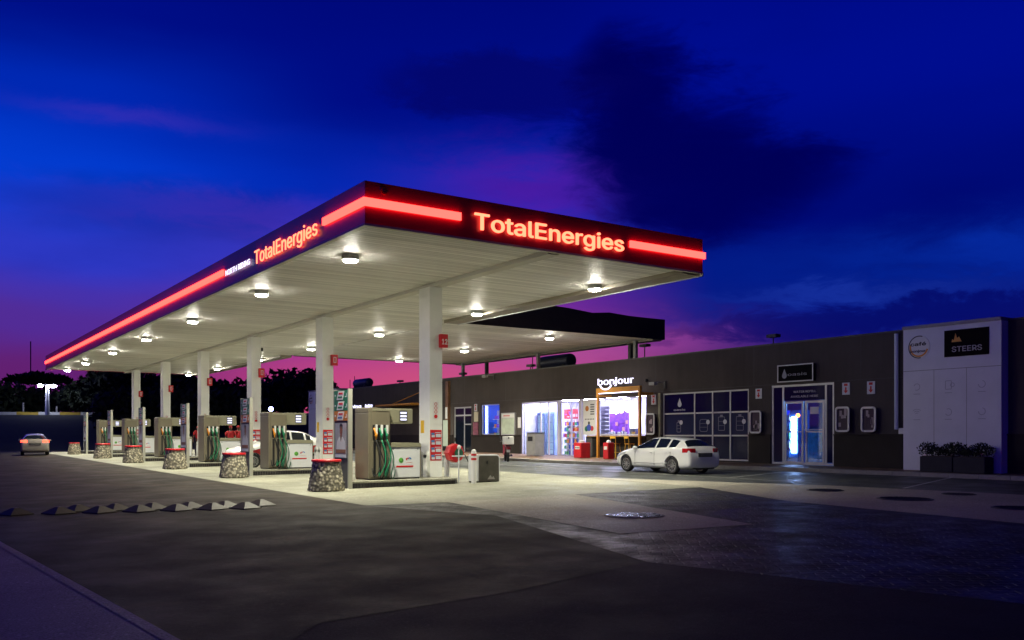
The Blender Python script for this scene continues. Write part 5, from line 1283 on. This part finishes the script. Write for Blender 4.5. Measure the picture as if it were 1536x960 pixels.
    def sub(idx, sy=None):
        vm = {}; fv = []; vv = []
        for p in res.polygons:
            mi = p.material_index if p.material_index < 5 else 0
            if mats_[p.material_index] is M_BLK: mi = 0
            if mi != idx: continue
            if sy is not None and p.center.y * sy < 0: continue
            fc = []
            for vi in p.vertices:
                if vi not in vm: vm[vi] = len(vv); vv.append(res.vertices[vi].co[:])
                fc.append(vm[vi])
            fv.append(fc)
        return vv, fv
    def mk(nm, vv, fv, mm):
        if not fv: return None
        me2 = bpy.data.meshes.new(nm); me2.from_pydata(vv, [], fv); me2.materials.append(mm)
        for p in me2.polygons: p.use_smooth = True
        me2.set_sharp_from_angle(angle=R(35))
        ob = bpy.data.objects.new(nm, me2); COL.objects.link(ob); ob.parent = t; return ob
    body = mk('body', *sub(0), body_m); mk('window_glass', *sub(1), glassm)
    for sy in (-1, 1):
        zt0, zt1 = (.82, .985) if style == 'hatch' else (.80, .95)
        q = MB(); q.prism([(-L / 2 + .36 * sL, sy * .872 * sW), (-L / 2 + .36 * sL, sy * .70 * sW), (-L / 2 + .06, sy * .46 * sW), (-L / 2 + .035, sy * .48 * sW), (-L / 2 + .045, sy * .70 * sW), (-L / 2 + .13, sy * .835 * sW)], 2, zt0 * sH, zt1 * sH)
        q.build('tail_light', tailm, t, bevel=.02)
    for sy in (-1, 1): mk('headlight', *sub(3, sy), MATS['headlamp_lens'])
    if lower_m: mk('lower_body', *sub(4), lower_m)
    # underbody, arch liners
    MB().box(-L / 2 + .25, L / 2 - .25, -.62 * sW, .62 * sW, .19, .6).build('underbody', M_BLK, t)
    # wheels
    rimm = mat('alloy', (.55, .55, .56), .25, metal=.9)
    for wx in WB:
        for sy in (-1, 1):
            yo = sy * (Wd - .02)
            ty = MB(); y0 = yo - sy * .21
            ty.lathe([(.225, -.10), (.295, -.105), (.318, -.07), (.322, 0), (.318, .07), (.295, .105), (.23, .10), (.225, -.10), (.23, -.10)][:], (0, 0, 0), 36, 'y', cap=False)
            w = ty.build('wheel', M_RUB, t, smooth=True)
            w.location = (wx, yo - sy * .105, .325)
            q = MB(); q.ring('Y', .0, 0, 0, .235, .035, .16, 32)
            q.v = [(a, b + .09 if sy > 0 else b + .07, c__) for a, b, c__ in q.v]
            q.cyl((0, sy * .05, 0), (0, sy * .09, 0), .05, seg=12)
            for i in range(10):
                a = 2 * math.pi * i / 10; c0, s0 = math.cos(a), math.sin(a); Mx = Matrix.Rotation(-a, 4, 'Y')
                q.box(.04, .215, sy * .06 - .015, sy * .06 + .015, -.017, .017, Mx)
            q.build('rim', rimm, w)
            MB().lathe([(.19, 0), (.19, .01)], (0, sy * .02, 0), 24, 'y').build('brake_disc', M_DGREY, w)
    # details
    for sy in (-1, 1):
        q = MB(); q.ball((L / 2 - 1.42 * sL, sy * (Wd + .05), .97 * sH), .09, .10, .07); q.box(L / 2 - 1.46 * sL, L / 2 - 1.38 * sL, min(sy * (Wd - .1), sy * (Wd + .02)), max(sy * (Wd - .1), sy * (Wd + .02)), .92 * sH, .96 * sH); q.build('wing_mirror', body_m, t, smooth='all')
        for xh in (2.30, 3.10): MB().box(L / 2 - xh * sL - .09, L / 2 - xh * sL + .09, min(sy * (Wd - .03), sy * (Wd + .018)), max(sy * (Wd - .03), sy * (Wd + .018)), .79 * sH, .82 * sH).build('door_handle', body_m, t, bevel=.008)
        q = MB()
        for xh in (1.36, 2.45, 3.32):
            q.box(L / 2 - xh * sL - .004, L / 2 - xh * sL + .004, min(sy * (Wd - .02), sy * (Wd + .0015)), max(sy * (Wd - .02), sy * (Wd + .0015)), .32 * sH, .84 * sH)
        q.build('door_gap', M_BLK, t)
        MB().box(-1.0, .95, min(sy * (Wd - .04), sy * (Wd + .012)), max(sy * (Wd - .04), sy * (Wd + .012)), .40 * sH, .43 * sH).build('side_strip', body_m, t)
    if plate:
        pz = .74 * sH if style == 'hatch' else .72 * sH
        MB().box(-L / 2 - .012, -L / 2 + .09, -.36, .36, pz - .08, pz + .07).build('plate_recess', M_DGREY, t)
        MB().box(-L / 2 - .02, -L / 2 - .0125, -.27, .27, pz - .055, pz + .055).build('number_plate', mat('plate_yellowish', (.5, .48, .36), .4) if not style == 'hatch' else mat('plate_dim', (.10, .10, .10), .4), t)
    MB().box(-L / 2 + .06, -L / 2 + .3, -.55 * sW, .55 * sW, .20, .34).build('rear_valance', M_BLK, t, bevel=.03)
    MB().box(L / 2 - .14, L / 2 + .004, -.42, .42, .34, .60).build('grille', M_BLK, t, bevel=.03)
    q = MB(); q.tube([(-L / 2 + .55, 0, .93 * sH + .12), (-L / 2 + .40, 0, 1.18 * sH)], .006, 5)
    return t
M_CARW = mat('white_car_paint', (.80, .80, .77), .28, coat=1., spec=.5)
M_CARR = mat('red_car_paint', (.5, .01, .015), .3, coat=1.)
M_CARS = mat('silver_car_paint', (.30, .28, .25), .3, metal=.3, coat=.8)
zc_ = gz(24.9, 25.8)
c1 = car('hatchback_car', 'white five door hatchback parked side on in front of the navy glazing', M_CARW, (24.96, 25.86, zc_), R(90), style='hatch')
c1.rotation_euler = (R(-.0), R(-GB * 57), R(90))
# small emblem and badge rings left off the plain boot; plate text
c2 = car('saloon_car', 'white car with red lower doors standing behind the second pump', M_CARW, (14.4, 40.2, gz(14.4, 40.2) + .01), R(180), style='saloon', lower_m=M_CARR, H=1.72, L=4.6)
c3 = car('silver_car', 'silver hatchback with glowing tail lights driving away at the left edge', M_CARS, (7.8, 70.9, gz(7.8, 70.9)), R(84), style='hatch', glow=True, H=1.5)

# delivery scooter
sc = thing('delivery_scooter', 'parked delivery scooter with a white top box seen from behind', 'scooter', (26.2, 38.9, gz(26.2, 38.9)), R(62))
# local: forward +x
for wx in (-.62, .62):
    w = MB(); w.lathe([(.15, -.05), (.24, -.055), (.27, 0), (.24, .055), (.16, .05), (.16, -.05)], (0, 0, 0), 24, 'y', cap=False); w = w.build('wheel', M_RUB, sc, smooth=True); w.location = (wx, 0, .27)
    q = MB(); q.ring('Y', .03, 0, 0, .16, .03, .06, 20)
    for i in range(5): q.box(0, .14, -.02, .02, -.01, .01, Matrix.Rotation(2 * math.pi * i / 5, 4, 'Y'))
    q.build('rim', M_CHR, w)
MB().prism([(-.75, .62), (-.3, .42), (.12, .34), (.3, .34), (.3, .42), (.12, .45), (-.15, .6), (-.2, .78), (-.72, .82)], 1, -.14, .14).build('body', mat('maroon_paint', (.2, .01, .03), .3), sc, bevel=.02)
MB().box(-.66, .0, -.13, .13, .80, .87).build('seat', M_BLK, sc, bevel=.03)
MB().prism([(.3, .34), (.42, .36), (.52, .95), (.44, 1.0)], 1, -.16, .16).build('leg_shield', MATS['maroon_paint'], sc, bevel=.02)
MB().cyl((.62, .0, .27), (.46, 0, 1.02), .025, seg=8).build('fork', M_CHR, sc)
MB().tube([(.42, -.33, 1.05), (.46, -.12, 1.02), (.46, .12, 1.02), (.42, .33, 1.05)], .018).build('handlebar', M_BLK, sc)
for s_ in (-1, 1): MB().tube([(.45, s_ * .2, 1.03), (.46, s_ * .3, 1.22)], .008).build('mirror_stem', M_CHR, sc); MB().ball((.46, s_ * .31, 1.27), .02, .06, .05).build('mirror', M_BLK, sc, smooth='all')
MB().box(-.98, -.48, -.27, .27, .90, 1.32).build('top_box', M_WGRIP, sc, bevel=.03); MB().box(-.99, -.975, -.03, .03, 1.20, 1.27).build('box_latch', M_BLK, sc)
MB().box(-.83, -.80, -.09, .09, .5, .63).build('number_plate', M_WGRIP, sc); MB().box(-.80, -.76, -.06, .06, .68, .74).build('tail_light', mat('tail_red', (.45, .01, .015), .15), sc)
MB().cyl((-.85, -.17, .35), (-.25, -.14, .32), .045, seg=10).build('exhaust', M_CHR, sc); MB().cyl((-.1, .1, .3), (-.15, .28, .02), .012, seg=6).build('kickstand', M_DGREY, sc)

# ================================================================== PEOPLE (attendants in red)
M_SKIN = mat('brown_skin', (.13, .06, .035), .5); M_RCL = mat('red_uniform', (.5, .015, .02), .7, var=.1); M_TRS = mat('dark_trousers', (.02, .02, .03), .8)
def skin_mesh(name, V, E_, Rr, m, parent, root=0, lv=2):
    me = bpy.data.meshes.new('sk'); me.from_pydata(V, E_, []); o = bpy.data.objects.new('sk', me); COL.objects.link(o)
    mo = o.modifiers.new('k', 'SKIN'); 
    for i, r_ in enumerate(Rr): me.skin_vertices[0].data[i].radius = (r_, r_) if not isinstance(r_, tuple) else r_
    me.skin_vertices[0].data[root].use_root = True; mo.use_smooth_shade = True
    s_ = o.modifiers.new('s', 'SUBSURF'); s_.levels = lv; s_.render_levels = lv
    res = ev(o); bpy.data.objects.remove(o); res.materials.clear(); res.materials.append(m)
    for p in res.polygons: p.use_smooth = True
    ob = bpy.data.objects.new(name, res); COL.objects.link(ob)
    if parent is not None: ob.parent = parent
    return ob
def person(loc, rz, label, pose):
    # x right, y forward (face to +y), 1.74 m
    V = [(0, 0, .95), (0, .0, 1.12), (0, .0, 1.30), (0, -.01, 1.44), (0, 0, 1.53), (0, .01, 1.60)]; Rr = [(.15, .11), (.14, .10), (.165, .11), (.10, .075), .052, .06]; E_ = [(0, 1), (1, 2), (2, 3), (3, 4), (4, 5)]
    def chain(start, pts, rad):
        p = start
        for q, r_ in zip(pts, rad): V.append(q); Rr.append(r_); E_.append((p, len(V) - 1)); p = len(V) - 1
        return p
    for s_ in (-1, 1):
        chain(0, [(s_ * .10, 0, .86), (s_ * .11, .02, .50), (s_ * .115, -.01, .12), (s_ * .12, -.02, .07), (s_ * .13, .14, .035)], [.092, .062, .04, .042, .032])
        e = pose[0] if s_ < 0 else pose[1]
        wr = chain(3, [(s_ * .19, 0, 1.42), tuple(e[0]), tuple(e[1])], [.055, .042, .03])
        w = Vector(e[1]); d = (w - Vector(e[0])).normalized(); sd = Vector((0, 1, 0)) if abs(d.y) < .8 else Vector((1, 0, 0))
        pm = chain(wr, [tuple(w + d * .07)], [.032])
        for f_ in range(4):
            b = w + d * .095 + sd * (-.027 + .018 * f_); L = [.075, .085, .078, .06][f_]
            chain(pm, [tuple(b), tuple(b + d * L * .55 - Vector((s_ * .006, 0, 0))), tuple(b + d * L * .95 - Vector((s_ * .02, 0, 0)))], [.0095, .009, .0075])
        chain(wr, [tuple(w + d * .03 + sd * .035), tuple(w + d * .075 + sd * .055)], [.011, .009])
    body = skin_mesh('person', V, E_, Rr, M_SKIN, None)
    # head joined into the body mesh
    hd = MB(); hd.ball((0, .015, 1.635), .075, .095, .115, 20, 14); hd.ball((0, .11, 1.625), .012, .02, .022); hd.ball((-.075, .01, 1.63), .012, .02, .03); hd.ball((.075, .01, 1.63), .012, .02, .03)
    hd.box(-.025, .025, .095, .108, 1.577, 1.584)
    bm = bmesh.new(); bm.from_mesh(body.data); tmp = bpy.data.meshes.new('h'); tmp.from_pydata(hd.v, [], hd.f); bm.from_mesh(tmp); bm.to_mesh(body.data); bm.free()
    for p in body.data.polygons: p.use_smooth = True
    body.location = loc; body.rotation_euler = (0, 0, rz); tag(body, label, 'person')
    e = MB(); 
    for s_ in (-1, 1): e.ball((s_ * .03, .098, 1.645), .011, .006, .008)
    e.build('eyes', M_BLK, body, smooth='all')
    # clothes
    V2 = [(0, 0, .90), (0, 0, 1.12), (0, 0, 1.30), (0, -.01, 1.45)]; R2 = [(.17, .125), (.16, .115), (.185, .125), (.10, .085)]; E2 = [(0, 1), (1, 2), (2, 3)]
    for s_ in (-1, 1):
        el = Vector((pose[0] if s_ < 0 else pose[1])[0]); sh = Vector((s_ * .19, 0, 1.42)); mid = sh.lerp(el, .75)
        V2 += [tuple(sh), tuple(mid)]; R2 += [.075, .062]; E2 += [(3, len(V2) - 2), (len(V2) - 2, len(V2) - 1)]
    skin_mesh('shirt', V2, E2, R2, M_RCL, body)
    V3 = [(0, 0, .97)]; R3 = [(.165, .12)]; E3 = []
    for s_ in (-1, 1):
        V3 += [(s_ * .10, 0, .84), (s_ * .11, .02, .50), (s_ * .117, -.01, .11)]; R3 += [.105, .078, .062]; n = len(V3); E3 += [(0, n - 3), (n - 3, n - 2), (n - 2, n - 1)]
    skin_mesh('trousers', V3, E3, R3, M_TRS, body)
    for s_ in (-1, 1): MB().box(s_ * .12 - .05, s_ * .12 + .05, -.09, .19, 0, .085).build('shoe', M_BLK, body, bevel=.02)
    cpm = MB(); cpm.ball((0, .005, 1.69), .088, .105, .08, 18, 8); cpm.box(-.06, .06, .08, .17, 1.685, 1.70); cpm.build('cap', M_RCL, body, smooth='all')
rest = [((-.26, -.02, 1.14), (-.27, .05, .90)), ((.26, -.02, 1.14), (.27, .05, .90))]
point = [((-.26, .06, 1.16), (-.22, .28, 1.10)), ((.26, -.02, 1.14), (.27, .05, .90))]
def at(px_, d, up_=0):
    a, b = px(px_); return (a * d, b * d, gz(a * d, b * d) + up_)
person(at(346, 46.4, .19), R(150), 'attendant in red shirt and cap standing left of the white and red car', point)
person(at(357.5, 46.8, .19), R(-160), 'attendant in red shirt and cap standing nearest the front of the white and red car', rest)
person(at(297, 53.4, .19), R(170), 'attendant in red shirt and cap seen beside the third price board', rest)

# ================================================================== BACKGROUND
def tree(name, label, x, y, h, r, zb=None, flat=1., n=900, seed=0, group='dark trees beyond the forecourt'):
    zb = bankz(x, y) if zb is None else zb
    t = thing(name, label, 'tree', (x, y, zb), group=group); r_ = random.Random(seed); n = int(n * 2.0)
    q = MB(); th = h * .5
    q.tube([(0, 0, -.3), (.1, .05, th * .5), (-.1, .1, th)], .22 + h * .012, 8)
    for i in range(7):
        a = r_.uniform(0, 6.28); q.cyl((0, 0, th * (.6 + .05 * i)), (math.cos(a) * r * .6, math.sin(a) * r * .6, h * (.55 + .3 * r_.random()) ), .12, .03, 6)
    q.build('trunk', M_BARK, t)
    q = MB(); cl = []
    for i in range(16):
        a = r_.uniform(0, 6.28); d = r_.random() ** .6 * r * .8
        cl.append(Vector((math.cos(a) * d, math.sin(a) * d, h * (.45 + .42 * r_.random()) if flat == 1 else h * (.80 + .13 * r_.random()))))
    for i in range(n):
        c0 = cl[i % 16]; s_ = r * .46
        while True:
            v = Vector((r_.uniform(-1, 1), r_.uniform(-1, 1), r_.uniform(-1, 1)))
            if v.length < 1: break
        v = Vector((v.x * s_, v.y * s_, v.z * s_ * (.8 if flat == 1 else .28))); p = c0 + v
        u = Vector((r_.uniform(-1, 1), r_.uniform(-1, 1), r_.uniform(-1, 1))).normalized(); w = u.cross(Vector((r_.uniform(-1, 1), .3, r_.uniform(-1, 1)))).normalized(); s2 = r_.uniform(.22, .5) * (r / 4) ** .5
        q.add([p - u * s2, p - w * s2 * .6, p + u * s2, p + w * s2 * .6], [(0, 1, 2, 3)])
    q.build('crown', M_LEAF, t)
def tr_px(p, ytop, Y, rad, label, name='leafy_tree', **kw):
    a, b = px(p); d = Y / b; x = a * d; zt = EYE + (654 - ytop) / 1345 * d; zb = bankz(x, Y)
    tree(name, label, x, Y, zt - zb, rad, zb, **kw)
tr_px(56, 560, 165, 4.6, 'flat crowned tree standing alone behind the street lamp', 'flat_crowned_tree', flat=.3, seed=1, n=1100, group=None)
tr_px(12, 592, 150, 6, 'low dark tree at the left edge of the photo', seed=2)
tr_px(95, 592, 160, 6, 'low dark tree right of the flat crowned tree', seed=3)
tr_px(133, 578, 140, 4.5, 'dark tree at the left of the tall clump beyond the canopy end', seed=4)
tr_px(160, 566, 138, 5.5, 'tall dark tree just left of the farthest column', seed=5, n=1400)
tr_px(186, 561, 134, 5.5, 'tallest dark tree behind the farthest column', seed=6, n=1500)
tr_px(232, 566, 136, 5.5, 'tall dark tree between the two farthest columns', seed=7, n=1400)
tr_px(275, 563, 120, 4.5, 'dark tree with a broken outline right of the second farthest column', seed=8, n=1200)
tr_px(300, 570, 122, 4.5, 'dark tree behind the fourth column from the right', seed=18, n=1100)
tr_px(345, 578, 130, 5.5, 'low rounded dark tree between the third and fourth columns', seed=9, n=1300)
tr_px(372, 584, 130, 5, 'low dark tree just left of the third column', seed=10, n=1200)
tr_px(408, 588, 130, 5.5, 'low dark tree right of the third column', seed=14, n=1300)
tr_px(452, 562, 112, 4.8, 'dark bushy tree left of the second column', seed=11, n=1600)
tr_px(436, 574, 114, 3.6, 'smaller dark tree leaning on the bushy tree', seed=12, n=900)
tr_px(205, 596, 104, 5.5, 'low dark thicket tree on the near slope behind the farthest pumps', seed=15, n=1300)
tr_px(260, 600, 104, 5.5, 'low dark thicket tree on the near slope behind the fourth pump', seed=16, n=1300)
tr_px(330, 600, 104, 5.5, 'low dark thicket tree on the near slope behind the attendants', seed=17, n=1300)
db = thing('far_building', 'dark flat roofed building at the far left behind the painted kerb', 'building', (-7, 158, 4.5), world=True)
MB().box(-14, 5.5, 158, 168, 4, 10.4).build('body', M_FASD, db); MB().box(-14.2, 5.7, 157.8, 168.2, 10.402, 10.7).build('roof', M_DGREY, db)
# street lamp
a, b = px(71); d = 133 / b; lx, ly = a * d, 133.; zt = EYE + (654 - 577) / 1345 * d
sl = thing('street_lamp', 'twin headed white street lamp glowing on the far bank', 'street lamp', (lx, ly, bankz(lx, ly)), world=True)
MB().cyl((lx, ly, bankz(lx, ly)), (lx, ly, zt), .30, .2, 10).build('pole', mat('lamp_pole', (.75, .78, .9), .4), sl, smooth=True)
for s_, w in ((-1, .7), (1, 1.)):
    MB().box(min(lx, lx + s_ * 1.2), max(lx, lx + s_ * 1.2), ly - .06, ly + .06, zt - .08, zt).build('arm', M_GREY, sl)
    q = MB(); q.ball((lx + (s_ * .75 - .1), ly - .1, zt - .18), .46 * w, .3, .2, 14, 8); q.build('lamp_head', emat('street_white', (.75, .8, 1.), 90.), sl, smooth='all')
def post_px(p, y0, y1, Y, label, name, m, r=.12):
    a, b = px(p); d = Y / b; x = a * d; tag(MB().cyl((x, Y, EYE + (654 - y1) / 1345 * d - .3), (x, Y, EYE + (654 - y0) / 1345 * d), r, seg=8).build(name, m, loc=(0, 0, 0)), label, 'post')
post_px(35, 604, 621, 137, 'short pale post on the kerb left of the street lamp', 'marker_post', M_GREY)
post_px(85, 609, 623, 137, 'short pale post on the kerb right of the street lamp', 'marker_post', M_GREY)
post_px(46, 512, 565, 190, 'very thin tall mast rising behind the flat crowned tree', 'radio_mast', M_DGREY, .1)
def glow_px(p, y, Y, r, e, label, pole=True):
    a, b = px(p); d = Y / b; x = a * d; z = EYE + (654 - y) / 1345 * d
    t = thing('lamp_post', label, 'lamp', (x, Y, bankz(x, Y)), world=True)
    MB().cyl((x, Y + .2, bankz(x, Y)), (x, Y + .2, z), .08, seg=8).build('pole', M_DGREY, t); MB().ball((x, Y, z), r).build('lamp', e, t, smooth='all')
glow_px(21, 596.5, 150, .32, emat('far_blue_white', (.6, .75, 1.), 8.), 'tiny bluish lamp in the dark at the far left')
glow_px(406.5, 613.5, 90, .24, emat('beacon_blue', (.18, .2, 1.), 40.), 'bright blue beacon lamp shining behind the second pump')
